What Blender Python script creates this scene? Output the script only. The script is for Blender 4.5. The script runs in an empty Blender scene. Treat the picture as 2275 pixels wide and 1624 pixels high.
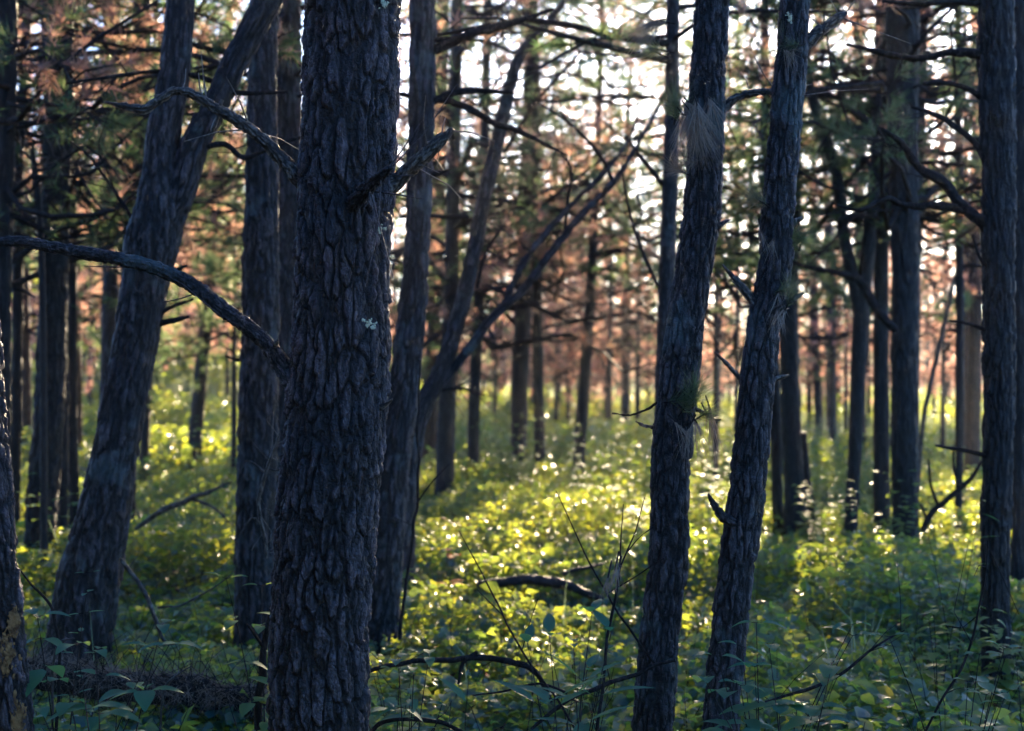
import bpy, math, random
import numpy as np
from mathutils import Vector

C = bpy.context.scene.collection
SC = bpy.context.scene
RNG = np.random.default_rng(7)
R = math.radians

# ------------------------------------------------------------------ camera
FPX, CX, CY, EYE = 3125.0, 1137.5, 812.0, 1.6      # photo measured in a 2275 x 1624 frame
cd = bpy.data.cameras.new("camera")
cam = bpy.data.objects.new("camera", cd); C.objects.link(cam)
cam.location = (0, 0, EYE); cam.rotation_euler = (R(90), 0, 0)
cd.sensor_width = 36; cd.lens = FPX / 2275 * 36
cd.clip_end = 3000; cd.clip_start = 0.05
cd.dof.use_dof = True; cd.dof.focus_distance = 4.35; cd.dof.aperture_fstop = 2.7; cd.dof.aperture_blades = 0
SC.camera = cam

# ------------------------------------------------------------------ light
SUN_AZ, SUN_EL = 12.0, 15.5
w = bpy.data.worlds.new("World"); SC.world = w; w.use_nodes = True
nt = w.node_tree; bg = nt.nodes["Background"]
sky = nt.nodes.new("ShaderNodeTexSky"); sky.sky_type = 'NISHITA'; sky.sun_disc = False
sky.sun_elevation = R(SUN_EL); sky.sun_rotation = R(SUN_AZ); sky.air_density = 1.0; sky.dust_density = 0.3
sky.ozone_density = 5.0
hs = nt.nodes.new("ShaderNodeHueSaturation"); hs.inputs["Saturation"].default_value = 1.1
tn = nt.nodes.new("ShaderNodeMix"); tn.data_type = 'RGBA'; tn.blend_type = 'MULTIPLY'; tn.inputs[0].default_value = 1; tn.inputs[7].default_value = (.78, .98, 1.22, 1)
nt.links.new(sky.outputs[0], hs.inputs["Color"]); nt.links.new(hs.outputs[0], tn.inputs[6]); nt.links.new(tn.outputs[2], bg.inputs[0]); bg.inputs[1].default_value = 0.062
S = Vector((math.sin(R(SUN_AZ)) * math.cos(R(SUN_EL)), math.cos(R(SUN_AZ)) * math.cos(R(SUN_EL)), math.sin(R(SUN_EL))))
ld = bpy.data.lights.new("sun", 'SUN'); ld.energy = 5.0; ld.angle = R(0.5); ld.color = (1.0, 0.79, 0.52)
sun = bpy.data.objects.new("sun", ld); C.objects.link(sun)
sun.rotation_euler = (-S).to_track_quat('-Z', 'Y').to_euler(); sun.location = S * 60
SC.view_settings.view_transform = 'Standard'; SC.view_settings.look = 'None'
SC.view_settings.gamma = 1; SC.view_settings.exposure = 2.92
cy = SC.cycles
cy.max_bounces = 7; cy.diffuse_bounces = 3; cy.glossy_bounces = 2; cy.transmission_bounces = 4
cy.transparent_max_bounces = 4; cy.volume_bounces = 0; cy.sample_clamp_indirect = 4.0; cy.sample_clamp_direct = 40.0
HAZE = 0.0006

# ------------------------------------------------------------------ noise
def _h(ix, iy, iz, seed):
    n = (ix.astype(np.int64) * 374761393 + iy.astype(np.int64) * 668265263 + iz.astype(np.int64) * 2147483647 + seed * 1274126177) & 0xffffffff
    n = ((n ^ (n >> 13)) * 1274126177) & 0xffffffff
    n = ((n ^ (n >> 16)) * 2246822519) & 0xffffffff
    return ((n ^ (n >> 15)) & 0xffffff) / float(0x1000000)
def vnoise(p, seed=0):
    i = np.floor(p).astype(np.int64); f = p - i; f = f * f * (3 - 2 * f)
    r = 0
    for dx in (0, 1):
        for dy in (0, 1):
            for dz in (0, 1):
                wt = (f[:, 0] if dx else 1 - f[:, 0]) * (f[:, 1] if dy else 1 - f[:, 1]) * (f[:, 2] if dz else 1 - f[:, 2])
                r = r + wt * _h(i[:, 0] + dx, i[:, 1] + dy, i[:, 2] + dz, seed)
    return r
def fbm(p, oct=3, seed=0):
    s, a, t = 0, .5, 0
    for k in range(oct):
        s = s + a * vnoise(p * 2 ** k, seed + k * 17); t += a; a *= .5
    return s / t
def worley(p, seed=0):
    i = np.floor(p).astype(np.int64); n = len(p)
    f1 = np.full(n, 9.); f2 = np.full(n, 9.); cell = np.zeros(n); dv = np.zeros((n, 3))
    for dx in (-1, 0, 1):
        for dy in (-1, 0, 1):
            for dz in (-1, 0, 1):
                a, b, c = i[:, 0] + dx, i[:, 1] + dy, i[:, 2] + dz
                q = np.stack([a + _h(a, b, c, seed), b + _h(a, b, c, seed + 1), c + _h(a, b, c, seed + 2)], 1)
                v = p - q; d = np.sqrt((v * v).sum(1))
                m = d < f1
                f2 = np.where(m, f1, np.minimum(f2, d)); f1 = np.where(m, d, f1)
                cell = np.where(m, _h(a, b, c, seed + 3), cell); dv = np.where(m[:, None], v, dv)
    return f1, f2, cell, dv
def n2(x, y, s, seed=0):
    x = np.atleast_1d(np.asarray(x, float)); y = np.atleast_1d(np.asarray(y, float))
    return fbm(np.stack([x * s, y * s, np.full(x.shape, .37)], 1), 3, seed)
def sstep(a, b, x): t = np.clip((x - a) / (b - a), 0, 1); return t * t * (3 - 2 * t)

# ------------------------------------------------------------------ terrain
def terrain(x, y):
    x = np.atleast_1d(np.asarray(x, float)); y = np.atleast_1d(np.asarray(y, float))
    z = 0.16 * (n2(x, y, .35, 3) - .5) * sstep(2, 7, y)
    z = z + 5.2 * sstep(14, 52, y) * sstep(1.0, 15, -x - .035 * y + 1.5)
    z = z - 0.25 * sstep(16, 40, y) * sstep(-4, 2, x)
    return z
def tz(x, y): return float(terrain(x, y)[0])
def at(px, py, d): return ((px - CX) / FPX * d, d, EYE + (CY - py) / FPX * d)

# ------------------------------------------------------------------ materials
def mat(name):
    m = bpy.data.materials.new(name); m.use_nodes = True
    n = m.node_tree.nodes; return m, n, m.node_tree.links, n["Principled BSDF"]
def ramp(n, stops):
    r = n.new("ShaderNodeValToRGB"); e = r.color_ramp.elements
    while len(e) < len(stops): e.new(.5)
    for k, (p, c) in enumerate(stops): e[k].position = p; e[k].color = (*c, 1)
    return r
def noise_node(n, l, scale, detail=4, coord='Object', rough=.6, stretch=None):
    tc = n.new("ShaderNodeTexCoord"); t = n.new("ShaderNodeTexNoise"); t.inputs["Scale"].default_value = scale
    t.inputs["Detail"].default_value = detail; t.inputs["Roughness"].default_value = rough
    if stretch:
        mp = n.new("ShaderNodeMapping"); mp.inputs["Scale"].default_value = (1, 1, stretch)
        l.new(tc.outputs[coord], mp.inputs[0]); l.new(mp.outputs[0], t.inputs["Vector"])
    else: l.new(tc.outputs[coord], t.inputs["Vector"])
    return t
def bark_mat(name, plate, plate2, inner, char=.55, lichen=0.0, bump=.5):
    m, n, l, b = mat(name)
    at_ = n.new("ShaderNodeAttribute"); at_.attribute_name = "tint"
    t1 = noise_node(n, l, 20, 6, stretch=.22); t2 = noise_node(n, l, 1.7, 4); t3 = noise_node(n, l, 120, 5, rough=.75, stretch=.28)
    r1 = ramp(n, [(.36, plate), (.74, plate2)]); av = n.new("ShaderNodeMix"); av.inputs[0].default_value = .45
    l.new(t1.outputs[0], av.inputs[2]); l.new(at_.outputs["Fac"], av.inputs[3]); l.new(av.outputs[0], r1.inputs[0])
    mx = n.new("ShaderNodeMix"); mx.data_type = 'RGBA'; mx.inputs[6].default_value = (*inner, 1)
    rr = ramp(n, [(.18, (0, 0, 0)), (.5, (1, 1, 1))]); l.new(at_.outputs["Fac"], rr.inputs[0])
    l.new(rr.outputs[0], mx.inputs[0]); l.new(r1.outputs[0], mx.inputs[7])
    ch = n.new("ShaderNodeMix"); ch.data_type = 'RGBA'; ch.inputs[7].default_value = (.012, .013, .017, 1)
    rc = ramp(n, [(.50, (0, 0, 0)), (.60, (char, char, char))]); l.new(t2.outputs[0], rc.inputs[0])
    l.new(rc.outputs[0], ch.inputs[0]); l.new(mx.outputs[2], ch.inputs[6])
    gr = n.new("ShaderNodeMix"); gr.data_type = 'RGBA'; gr.blend_type = 'MULTIPLY'; gr.inputs[0].default_value = .75
    rg = ramp(n, [(.32, (.12, .12, .13)), (.72, (2.1, 2.05, 2.05))]); l.new(t3.outputs[0], rg.inputs[0])
    wn = noise_node(n, l, 14, 4); tcv = n.new("ShaderNodeTexCoord"); mv = n.new("ShaderNodeMapping"); mv.inputs["Scale"].default_value = (1, 1, .38)
    wm = n.new("ShaderNodeMix"); wm.data_type = 'RGBA'; wm.blend_type = 'ADD'; wm.inputs[0].default_value = .09
    l.new(tcv.outputs["Object"], mv.inputs[0]); l.new(mv.outputs[0], wm.inputs[6]); l.new(wn.outputs["Color"], wm.inputs[7])
    vo = n.new("ShaderNodeTexVoronoi"); vo.feature = 'DISTANCE_TO_EDGE'; vo.inputs["Scale"].default_value = 62; l.new(wm.outputs[2], vo.inputs["Vector"])
    vc = n.new("ShaderNodeTexVoronoi"); vc.inputs["Scale"].default_value = 62; l.new(wm.outputs[2], vc.inputs["Vector"])
    fl = ramp(n, [(.0, (.3, .27, .25)), (.09, (1, 1, 1))]); l.new(vo.outputs["Distance"], fl.inputs[0])
    bw = n.new("ShaderNodeRGBToBW"); l.new(vc.outputs["Color"], bw.inputs[0]); fr = ramp(n, [(.2, (.62, .6, .62)), (.8, (1.4, 1.36, 1.36))]); l.new(bw.outputs[0], fr.inputs[0])
    m1 = n.new("ShaderNodeMix"); m1.data_type = 'RGBA'; m1.blend_type = 'MULTIPLY'; m1.inputs[0].default_value = .8; l.new(ch.outputs[2], m1.inputs[6]); l.new(fl.outputs[0], m1.inputs[7])
    m2 = n.new("ShaderNodeMix"); m2.data_type = 'RGBA'; m2.blend_type = 'MULTIPLY'; m2.inputs[0].default_value = .8; l.new(m1.outputs[2], m2.inputs[6]); l.new(fr.outputs[0], m2.inputs[7])
    l.new(m2.outputs[2], gr.inputs[6]); l.new(rg.outputs[0], gr.inputs[7])
    out = gr.outputs[2]
    if lichen:
        t4 = noise_node(n, l, 5, 3); lx = n.new("ShaderNodeMix"); lx.data_type = 'RGBA'
        lx.inputs[7].default_value = (.17, .22, .22, 1)
        rl = ramp(n, [(.56, (0, 0, 0)), (.66, (lichen, lichen, lichen))]); l.new(t4.outputs[0], rl.inputs[0])
        l.new(rl.outputs[0], lx.inputs[0]); l.new(out, lx.inputs[6]); out = lx.outputs[2]
    l.new(out, b.inputs["Base Color"])
    b.inputs["Roughness"].default_value = .5; b.inputs["Specular IOR Level"].default_value = .45
    bp = n.new("ShaderNodeBump"); bp.inputs["Strength"].default_value = bump; bp.inputs["Distance"].default_value = .006
    hm = n.new("ShaderNodeMath"); hm.operation = 'MULTIPLY_ADD'; hm.inputs[1].default_value = .45
    hp = ramp(n, [(.0, (0, 0, 0)), (.2, (1, 1, 1))]); l.new(vo.outputs["Distance"], hp.inputs[0]); l.new(hp.outputs[0], hm.inputs[0]); l.new(t3.outputs[0], hm.inputs[2])
    l.new(hm.outputs[0], bp.inputs["Height"]); l.new(bp.outputs[0], b.inputs["Normal"])
    return m
def leafy_mat(name, c0, c1, c2, t0, t1, trans=.55, rough=.45, spec=.5):
    """Thin leaves: reflected colour from the per-leaf tint, light passing through in a yellower colour."""
    m, n, l, b = mat(name)
    a = n.new("ShaderNodeAttribute"); a.attribute_name = "tint"
    r = ramp(n, [(0, c0), (.5, c1), (1, c2)]); l.new(a.outputs["Fac"], r.inputs[0])
    l.new(r.outputs[0], b.inputs["Base Color"]); b.inputs["Roughness"].default_value = rough
    b.inputs["Specular IOR Level"].default_value = spec
    tr = n.new("ShaderNodeBsdfTranslucent"); r2 = ramp(n, [(0, t0), (1, t1)]); l.new(a.outputs["Fac"], r2.inputs[0])
    l.new(r2.outputs[0], tr.inputs[0])
    ms = n.new("ShaderNodeMixShader"); ms.inputs[0].default_value = trans
    l.new(b.outputs[0], ms.inputs[1]); l.new(tr.outputs[0], ms.inputs[2])
    l.new(ms.outputs[0], n["Material Output"].inputs["Surface"])
    return m
M = {}
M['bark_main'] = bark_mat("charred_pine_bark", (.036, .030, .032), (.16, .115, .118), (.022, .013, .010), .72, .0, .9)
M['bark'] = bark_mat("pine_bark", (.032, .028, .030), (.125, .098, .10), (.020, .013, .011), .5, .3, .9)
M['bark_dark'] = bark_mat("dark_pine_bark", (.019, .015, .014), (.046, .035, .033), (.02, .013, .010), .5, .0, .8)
M['bark_red'] = bark_mat("rusty_and_sunlit_bark", (.055, .024, .013), (.11, .048, .025), (.05, .022, .01), .15, .0, .6)  # rust bark; on orange-lit trunks the sunlight is put into this colour
M['wood'] = bark_mat("weathered_dead_wood", (.085, .068, .054), (.24, .205, .17), (.04, .028, .02), .2, .0, .5)
M['twig'] = bark_mat("twig_bark", (.028, .022, .019), (.06, .048, .042), (.028, .02, .017), .1, .0, .2)
tb = M['twig'].node_tree.nodes["Principled BSDF"]; tb.inputs["Roughness"].default_value = .85; tb.inputs["Specular IOR Level"].default_value = .15
M['needles'] = leafy_mat("pine_needles", (.015, .045, .035), (.035, .055, .03), (.09, .05, .042), (.13, .25, .09), (1.0, .53, .41), .64, .38, .8)
M['dry_needles'] = leafy_mat("dry_hanging_needles", (.14, .105, .08), (.24, .175, .13), (.36, .265, .20), (.2, .15, .11), (.3, .23, .17), .2, .6, .3)
M['leaf'] = leafy_mat("understorey_leaf", (.012, .088, .095), (.024, .10, .075), (.10, .13, .03), (.42, .58, .07), (.99, .84, .06), .47, .38, .55)
M['broad_leaf'] = leafy_mat("broad_green_leaf", (.03, .13, .085), (.06, .16, .06), (.14, .18, .03), (.16, .42, .14), (.75, .68, .06), .4, .55, .35)
M['grass'] = leafy_mat("meadow_grass", (.14, .19, .09), (.22, .26, .13), (.34, .32, .2), (.30, .44, .24), (.46, .46, .36), .45, .5, .35)
m, n, l, b = mat("forest_soil")
t = noise_node(n, l, 1.2, 6); r_ = ramp(n, [(.3, (.022, .024, .014)), (.7, (.055, .04, .025))]); l.new(t.outputs[0], r_.inputs[0])
l.new(r_.outputs[0], b.inputs["Base Color"]); b.inputs["Roughness"].default_value = .95; M['soil'] = m
m, n, l, b = mat("hill_cover")
t = noise_node(n, l, .05, 8); r_ = ramp(n, [(.35, (.04, .06, .03)), (.65, (.10, .08, .045))]); l.new(t.outputs[0], r_.inputs[0])
l.new(r_.outputs[0], b.inputs["Base Color"]); b.inputs["Roughness"].default_value = 1; M['hill'] = m
m, n, l, b = mat("pale_lichen"); b.inputs["Base Color"].default_value = (.62, .6, .42, 1); b.inputs["Roughness"].default_value = .9; M['lichen'] = m
m, n, l, b = mat("ochre_fungus"); b.inputs["Roughness"].default_value = .9
t = noise_node(n, l, 40, 4); r_ = ramp(n, [(.35, (.09, .04, .015)), (.6, (.4, .2, .075))]); l.new(t.outputs[0], r_.inputs[0])
l.new(r_.outputs[0], b.inputs["Base Color"]); M['ochre'] = m

# ------------------------------------------------------------------ mesh building
class Geo:
    def __init__(s): s.v = []; s.f = []; s.t = []; s.n = 0
    def add(s, V, F, mi=0, t=None):
        V = np.asarray(V, np.float32).reshape(-1, 3); F = np.asarray(F, np.int32)
        if len(V) == 0: return
        s.v.append(V); s.f.append((F + s.n, mi)); s.n += len(V)
        s.t.append(np.full(len(V), .5, np.float32) if t is None else np.broadcast_to(np.asarray(t, np.float32), (len(V),)))
    def build(s, name, mats, parent=None, loc=(0, 0, 0), smooth=True):
        me = bpy.data.meshes.new(name)
        if s.n:
            V = np.concatenate(s.v) - np.asarray(loc, np.float32)
            lv = np.concatenate([f.ravel() for f, _ in s.f])
            ln = np.concatenate([np.full(len(f), f.shape[1], np.int32) for f, _ in s.f])
            mi = np.concatenate([np.full(len(f), k, np.int32) for f, k in s.f])
            me.vertices.add(len(V)); me.vertices.foreach_set("co", V.astype(np.float32).ravel())
            me.loops.add(len(lv)); me.loops.foreach_set("vertex_index", lv.astype(np.int32))
            me.polygons.add(len(ln)); st = np.concatenate([[0], np.cumsum(ln)[:-1]]).astype(np.int32)
            me.polygons.foreach_set("loop_start", st); me.polygons.foreach_set("loop_total", ln)
            me.polygons.foreach_set("material_index", mi)
            me.polygons.foreach_set("use_smooth", np.full(len(ln), smooth, bool))
            a = me.attributes.new("tint", 'FLOAT', 'POINT'); a.data.foreach_set("value", np.concatenate(s.t).astype(np.float32))
            me.update(calc_edges=True)
        for m in mats: me.materials.append(m)
        o = bpy.data.objects.new(name, me); C.objects.link(o)
        if parent: o.parent = parent
        else: o.location = loc
        return o
def thing(name, label, cat, loc, group=None):
    o = bpy.data.objects.new(name, None); C.objects.link(o); o.location = loc
    o.empty_display_size = .2; o['label'] = label; o['category'] = cat
    if group: o['group'] = group
    return o
def tag(o, label, cat, group=None):
    o['label'] = label; o['category'] = cat
    if group: o['group'] = group
    return o

def crom(P, step):
    """Catmull-Rom through rows of P (first three columns are the position), resampled about every step."""
    P = np.asarray(P, float)
    if len(P) == 2: P = np.array([P[0], (P[0] + P[1]) / 2, P[1]])
    E_ = np.vstack([2 * P[0] - P[1], P, 2 * P[-1] - P[-2]]); out = []
    for i in range(len(P) - 1):
        a, b, c, d = E_[i:i + 4]; L = np.linalg.norm(c[:3] - b[:3]); k = max(1, int(math.ceil(L / step)))
        t = (np.arange(k) / k)[:, None]
        out.append(.5 * (2 * b + (c - a) * t + (2 * a - 5 * b + 4 * c - d) * t ** 2 + (3 * b - a - 3 * c + d) * t ** 3))
    out.append(P[-1:]); return np.vstack(out)
def frames(Cn):
    T = np.gradient(Cn, axis=0); T /= np.linalg.norm(T, axis=1)[:, None] + 1e-9
    m = T.mean(0); ref = np.array([1., 0, 0]) if abs(m[2]) > .75 else np.array([0, 0, 1.])
    A = np.cross(T, ref); A /= np.linalg.norm(A, axis=1)[:, None] + 1e-9
    return T, A, np.cross(A, T)
def grid_faces(m, k, base=0):
    i = np.arange(m - 1)[:, None] * k; j = np.arange(k)[None]; j2 = (j + 1) % k
    return np.stack([i + j, i + j2, i + k + j2, i + k + j], -1).reshape(-1, 4) + base
def limb(geo, P, nseg, step, amp, pw, ph, seed=0, lump=.06, mi=0, closed=True, rough=.25):
    """A round trunk or branch with bark: P rows are x, y, z, radius."""
    Q = crom(P, step); Cn = Q[:, :3]; r = np.maximum(Q[:, 3], .0015)
    T, A, B = frames(Cn); m = len(Cn)
    s = np.concatenate([[0], np.cumsum(np.linalg.norm(np.diff(Cn, axis=0), axis=1))])
    th = np.arange(nseg) / nseg * 2 * math.pi; ct, sn = np.cos(th)[None, :, None], np.sin(th)[None, :, None]
    rad = A[:, None] * ct + B[:, None] * sn
    q = np.stack([np.cos(th)[None] * r[:, None], np.sin(th)[None] * r[:, None], np.repeat(s[:, None], nseg, 1)], -1).reshape(-1, 3)
    off = np.array([seed * 3.1, seed * 1.7, seed * 5.3])
    low = fbm(q * [3.2, 3.2, 2.2] + off, 3, seed) - .5
    if amp > 0:
        u = q / [pw, pw, ph]
        wv = np.stack([fbm(q / [pw, pw, ph * .5] + off, 3, seed + 5), fbm(q / [pw, pw, ph * .5] + off + 9, 3, seed + 6), fbm(q / [pw * .7, pw * .7, ph * .6] + off + 4, 3, seed + 7)], 1) - .5
        f1, f2, ce, dv = worley(u + wv * [.55, .55, 1.2] + off, seed)
        g1, g2, ge, gv = worley(u * [1.9, 1.9, 3.2] + wv * [.9, .9, 2.2] + off + 3, seed + 11)
        k1, k2, ke, kv = worley(u * [3.6, 3.6, 7.0] + wv * [2.5, 2.5, 5.] + off + 6, seed + 31)
        wide = vnoise(q / [pw * 2.5, pw * 2.5, ph * .8] + off + 7, seed + 9)
        edge = sstep(.0, .08 + .30 * wide, f2 - f1)
        h = edge * (.5 + .45 * ce + np.clip(-dv[:, 2], -.4, .6) * .35 + .38 * np.round(ge * 3) / 3 + .22 * np.round(ke * 2) / 2 * (ge > .25) - .16 * (1 - sstep(0, .12, g2 - g1))) - .1
        h = h + rough * (fbm(q / [pw * .16, pw * .16, pw * .5] + off, 3, seed + 21) - .5) + .45 * (wide - .5)
        h = np.clip(h, -.2, 1.9)
        d = amp * (h - .75)
    else:
        h = fbm(q * 30 + off, 2, seed); d = np.zeros(len(q))
    d = d * np.repeat(np.minimum(1, r / max(r.max(), 1e-6) * 1.6), nseg) + 2 * lump * low * np.repeat(r, nseg)
    V = Cn[:, None] + rad * (r[:, None, None] + d.reshape(m, nseg)[..., None])
    V = V.reshape(-1, 3); F = grid_faces(m, nseg)
    geo.add(V, F, mi, np.clip(h * .62, 0, 1))
    if closed:
        for k, sg in ((0, -1), (m - 1, 1)):
            ring = V[k * nseg:(k + 1) * nseg]; c = Cn[k] + T[k] * sg * r[k] * .25
            i = np.arange(nseg); F2 = np.stack([i, (i + 1) % nseg, np.full(nseg, nseg)], 1)
            geo.add(np.vstack([ring, c]), F2 if sg > 0 else F2[:, ::-1], mi, .2)
    return Q
def tubes(geo, P, Rr, sides, mi=0, t=.5):
    """Many thin strands at once: P (N,k,3), Rr (N,k)."""
    P = np.asarray(P, float); N, k, _ = P.shape
    if N == 0: return
    T = np.gradient(P, axis=1); T /= np.linalg.norm(T, axis=2, keepdims=True) + 1e-9
    mean = T.mean(1); ref = np.where(np.abs(mean[:, 2:3]) > .75, [[1., 0, 0]], [[0, 0, 1.]])
    A = np.cross(T, ref[:, None]); A /= np.linalg.norm(A, axis=2, keepdims=True) + 1e-9; B = np.cross(A, T)
    th = np.arange(sides) / sides * 2 * math.pi
    V = P[:, :, None] + (A[:, :, None] * np.cos(th)[None, None, :, None] + B[:, :, None] * np.sin(th)[None, None, :, None]) * np.asarray(Rr)[:, :, None, None]
    g = grid_faces(k, sides); F = (g[None] + (np.arange(N) * k * sides)[:, None, None]).reshape(-1, 4)
    tt = np.broadcast_to(np.asarray(t, float).reshape(-1, 1), (N, k * sides)).ravel() if np.ndim(t) else t
    geo.add(V.reshape(-1, 3), F, mi, tt)
def unit(v): return v / (np.linalg.norm(v, axis=-1, keepdims=True) + 1e-9)
def needles(geo, B, D, K, ln, wd, rng, mi=0, t=None, spread=.75, droop=0.0):
    """K needles at every tuft base B along direction D."""
    Mn = len(B)
    if Mn == 0: return
    d = unit(np.repeat(D, K, 0) * .8 + unit(rng.normal(size=(Mn * K, 3))) * spread + np.array([0, 0, -droop]))
    b = np.repeat(B, K, 0) + np.repeat(D, K, 0) * rng.uniform(-.04, .02, (Mn * K, 1))
    L = ln * rng.uniform(.65, 1.05, (Mn * K, 1)); sd = unit(np.cross(d, rng.normal(size=d.shape))) * wd * .5
    tip = b + d * L + np.array([0, 0, -1.]) * L * droop * .4
    V = np.stack([b - sd, b + sd, tip], 1).reshape(-1, 3)
    F = np.arange(Mn * K * 3).reshape(-1, 3)
    tt = .2 if t is None else np.repeat(np.clip(np.repeat(t, K) + rng.normal(0, .05, Mn * K), 0, 1), 3)
    geo.add(V, F, mi, tt)
def leaves(geo, B, D, Nn, L, W, rng, mi=0, t=.3, st=3, fold=.25, droop=.3):
    """Pointed oval leaves folded on the midrib: B base, D direction, Nn upward normal."""
    D = unit(D); Sd = unit(np.cross(D, Nn)); Nn = np.cross(Sd, D); N = len(B)
    ts = np.linspace(0, 1, st + 2); L = np.broadcast_to(np.asarray(L, float), (N,)); W = np.broadcast_to(np.asarray(W, float), (N,))
    cols = []
    for u in ts:
        wd = (math.sin(math.pi * u ** .72) ** .85 if 0 < u < 1 else .02) * .5
        c = B + D * (L * u)[:, None] - Nn * (L * droop * u * u * .5)[:, None]
        up = Nn * (W * wd * fold)[:, None]
        cols += [c - Sd * (W * wd)[:, None] + up, c, c + Sd * (W * wd)[:, None] + up]
    V = np.stack(cols, 1); k = len(ts); f = []
    for i in range(k - 1):
        a = i * 3; f += [[a, a + 1, a + 4, a + 3], [a + 1, a + 2, a + 5, a + 4]]
    F = (np.array(f)[None] + (np.arange(N) * k * 3)[:, None, None]).reshape(-1, 4)
    tt = np.repeat(t, k * 3) if np.ndim(t) else t
    geo.add(V.reshape(-1, 3), F, mi, tt)

# ------------------------------------------------------------------ where the low sun gets through the wood
def gap(P):
    """1 where a ray of sun passing point P reaches one of the openings in the undergrowth's shade."""
    t = (P[:, 2] - .35) / S.z
    gx, gy = P[:, 0] - S.x * t, P[:, 1] - S.y * t
    a = ((gx - .75) / 2.4) ** 2 + ((gy - 12.3) / 5.0) ** 2 < 1
    b = ((gx - 3.7) / 1.8) ** 2 + ((gy - 12.5) / 3.0) ** 2 < 1
    c = ((gx + 1.6) / .5) ** 2 + ((gy - 9.5) / 1.2) ** 2 < 1
    e = ((gx - 2.35) / .35) ** 2 + ((gy - 6.7) / 1.0) ** 2 < 1
    sp = n2(gx, gy, 1.3, 41) > .74
    return (a | b | c | e | sp) & (gy < 24) & (gy > 3)

def shade(P):
    """1 where the ray reaches the deep shade at the left, along the near edge and at the right."""
    t = (P[:, 2] - .35) / S.z
    gx, gy = P[:, 0] - S.x * t, P[:, 1] - S.y * t
    return ((gx < -.8) & (gy > 5.5) & (gy < 21)) | ((gx >= -.8) & (gy > 4.5) & (gy < 8)) | ((gx > 2.2) & (gy > 4.5) & (gy < 11)) | ((gx > 5) & (gy > 5) & (gy < 20))

# ------------------------------------------------------------------ crowns
def crown(geo, path, z0, H, Lmax, rng, dead=.4, whorl=.5, per=4, K=14, nl=.13, nw=.005, bare=.3, tuft=1.0, zfree=None, glow=(.5, .9)):
    """Whorled pine limbs with side twigs and needle tufts. path(z) gives the trunk's centre. Materials: 0 bark, 1 needles."""
    zv = z0 + 99 if zfree is None else zfree
    z = z0; Bs, Br, TP, TR, TB, TD, TT = [], [], [], [], [], [], []
    while z < H - .25:
        frac = (z - z0) / max(.1, H - z0)
        for _ in range(rng.integers(per - 1, per + 2)):
            az = rng.uniform(0, 2 * math.pi); el = rng.uniform(-.25, .35) + .5 * frac ** 2
            L = Lmax * (1 - .82 * frac ** 1.5) * rng.uniform(.45, 1.05)
            a = np.array([math.cos(az), math.sin(az), 0]); sd = np.array([-a[1], a[0], 0])
            tt = np.linspace(0, 1, 8)[:, None]; zz = z + rng.uniform(-.15, .15)
            sag = rng.uniform(-.25, .25); wig = rng.normal(0, .07, (2, 3))
            p = np.asarray(path(zz))[None] + a * (L * math.cos(el) * tt) + np.array([0, 0, 1.]) * (L * (math.sin(el) * tt + sag * tt ** 2 - .0 * tt))
            p = p + sd * L * (wig[0, 0] * np.sin(tt * 4) + wig[0, 1] * np.sin(tt * 9)) + np.array([0, 0, 1.]) * L * (wig[1, 0] * np.sin(tt * 5) + wig[1, 1] * np.sin(tt * 11)) * .7
            rr = (.007 + .0085 * L) * (1 - .8 * tt[:, 0]) * rng.uniform(.7, 1.2)
            Bs.append(p); Br.append(rr)
            isbare = rng.random() < bare * (1.5 - frac * 1.5)
            isdead = 1.0 if rng.random() < dead * (1.35 - .9 * frac) else 0.0
            nt_ = max(3, int(L * (4.5 if isbare else 7)))
            for u in rng.uniform(.28, 1.0, nt_):
                i = min(6, int(u * 7)); b0 = p[i] + (p[i + 1] - p[i]) * (u * 7 - i)
                dr = unit(p[i + 1] - p[i]); pr = unit(np.cross(dr, rng.normal(size=3)) * [1, 1, .6])
                d = unit(dr * rng.uniform(.3, .9) + pr); l_ = rng.uniform(.2, .62) * (1.15 - .5 * u) * (L / 2) ** .4
                cv = rng.normal(0, .15, 3)
                q = np.array([b0, b0 + d * l_ * .5 + cv * l_ * .3, b0 + d * l_ + cv * l_ * .5 + [0, 0, .08 * l_]])
                TP.append(q); TR.append([.0045, .003, .0018])
                if not isbare:
                    for v in rng.uniform(.35, 1.0, max(1, int(rng.poisson(3.2 * tuft)))):
                        TB.append(q[1] + (q[2] - q[1]) * (v * 2 - 1) if v > .5 else q[0] + (q[1] - q[0]) * v * 2)
                        TD.append(unit(d + np.array([0, 0, .25]))); TT.append(isdead * rng.uniform(*glow) + rng.uniform(0, .12))
        z += whorl * rng.uniform(.6, 1.4) * (1 if z < zv else 2.2)
    if not Bs: return
    tubes(geo, np.array(Bs), np.array(Br), 5, 0, .6)
    TP = np.array(TP); g = gap(TP[:, 2]) & (rng.random(len(TP)) < .9)
    tubes(geo, TP[~g], np.array(TR)[~g], 3, 0, .6)
    if TB:
        TB = np.array(TB); TD = np.array(TD); TT = np.array(TT)
        g = (gap(TB) & (rng.random(len(TB)) < .97)) | (~shade(TB) & (rng.random(len(TB)) < .5))
        needles(geo, TB[~g], TD[~g], K, nl, nw, rng, 1, TT[~g])

def px_path(d, pts, extra_y=0.0):
    """Traced outline (x, y, width in photo pixels) to world rows x, y, z, radius at depth d (+ per-point depth offsets)."""
    out = []
    for p in pts:
        dd = d + (p[3] if len(p) > 3 else 0.0)
        x, y, z = at(p[0], p[1], dd); out.append([x, y, z, p[2] * .5 / FPX * dd])
    return out

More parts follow.
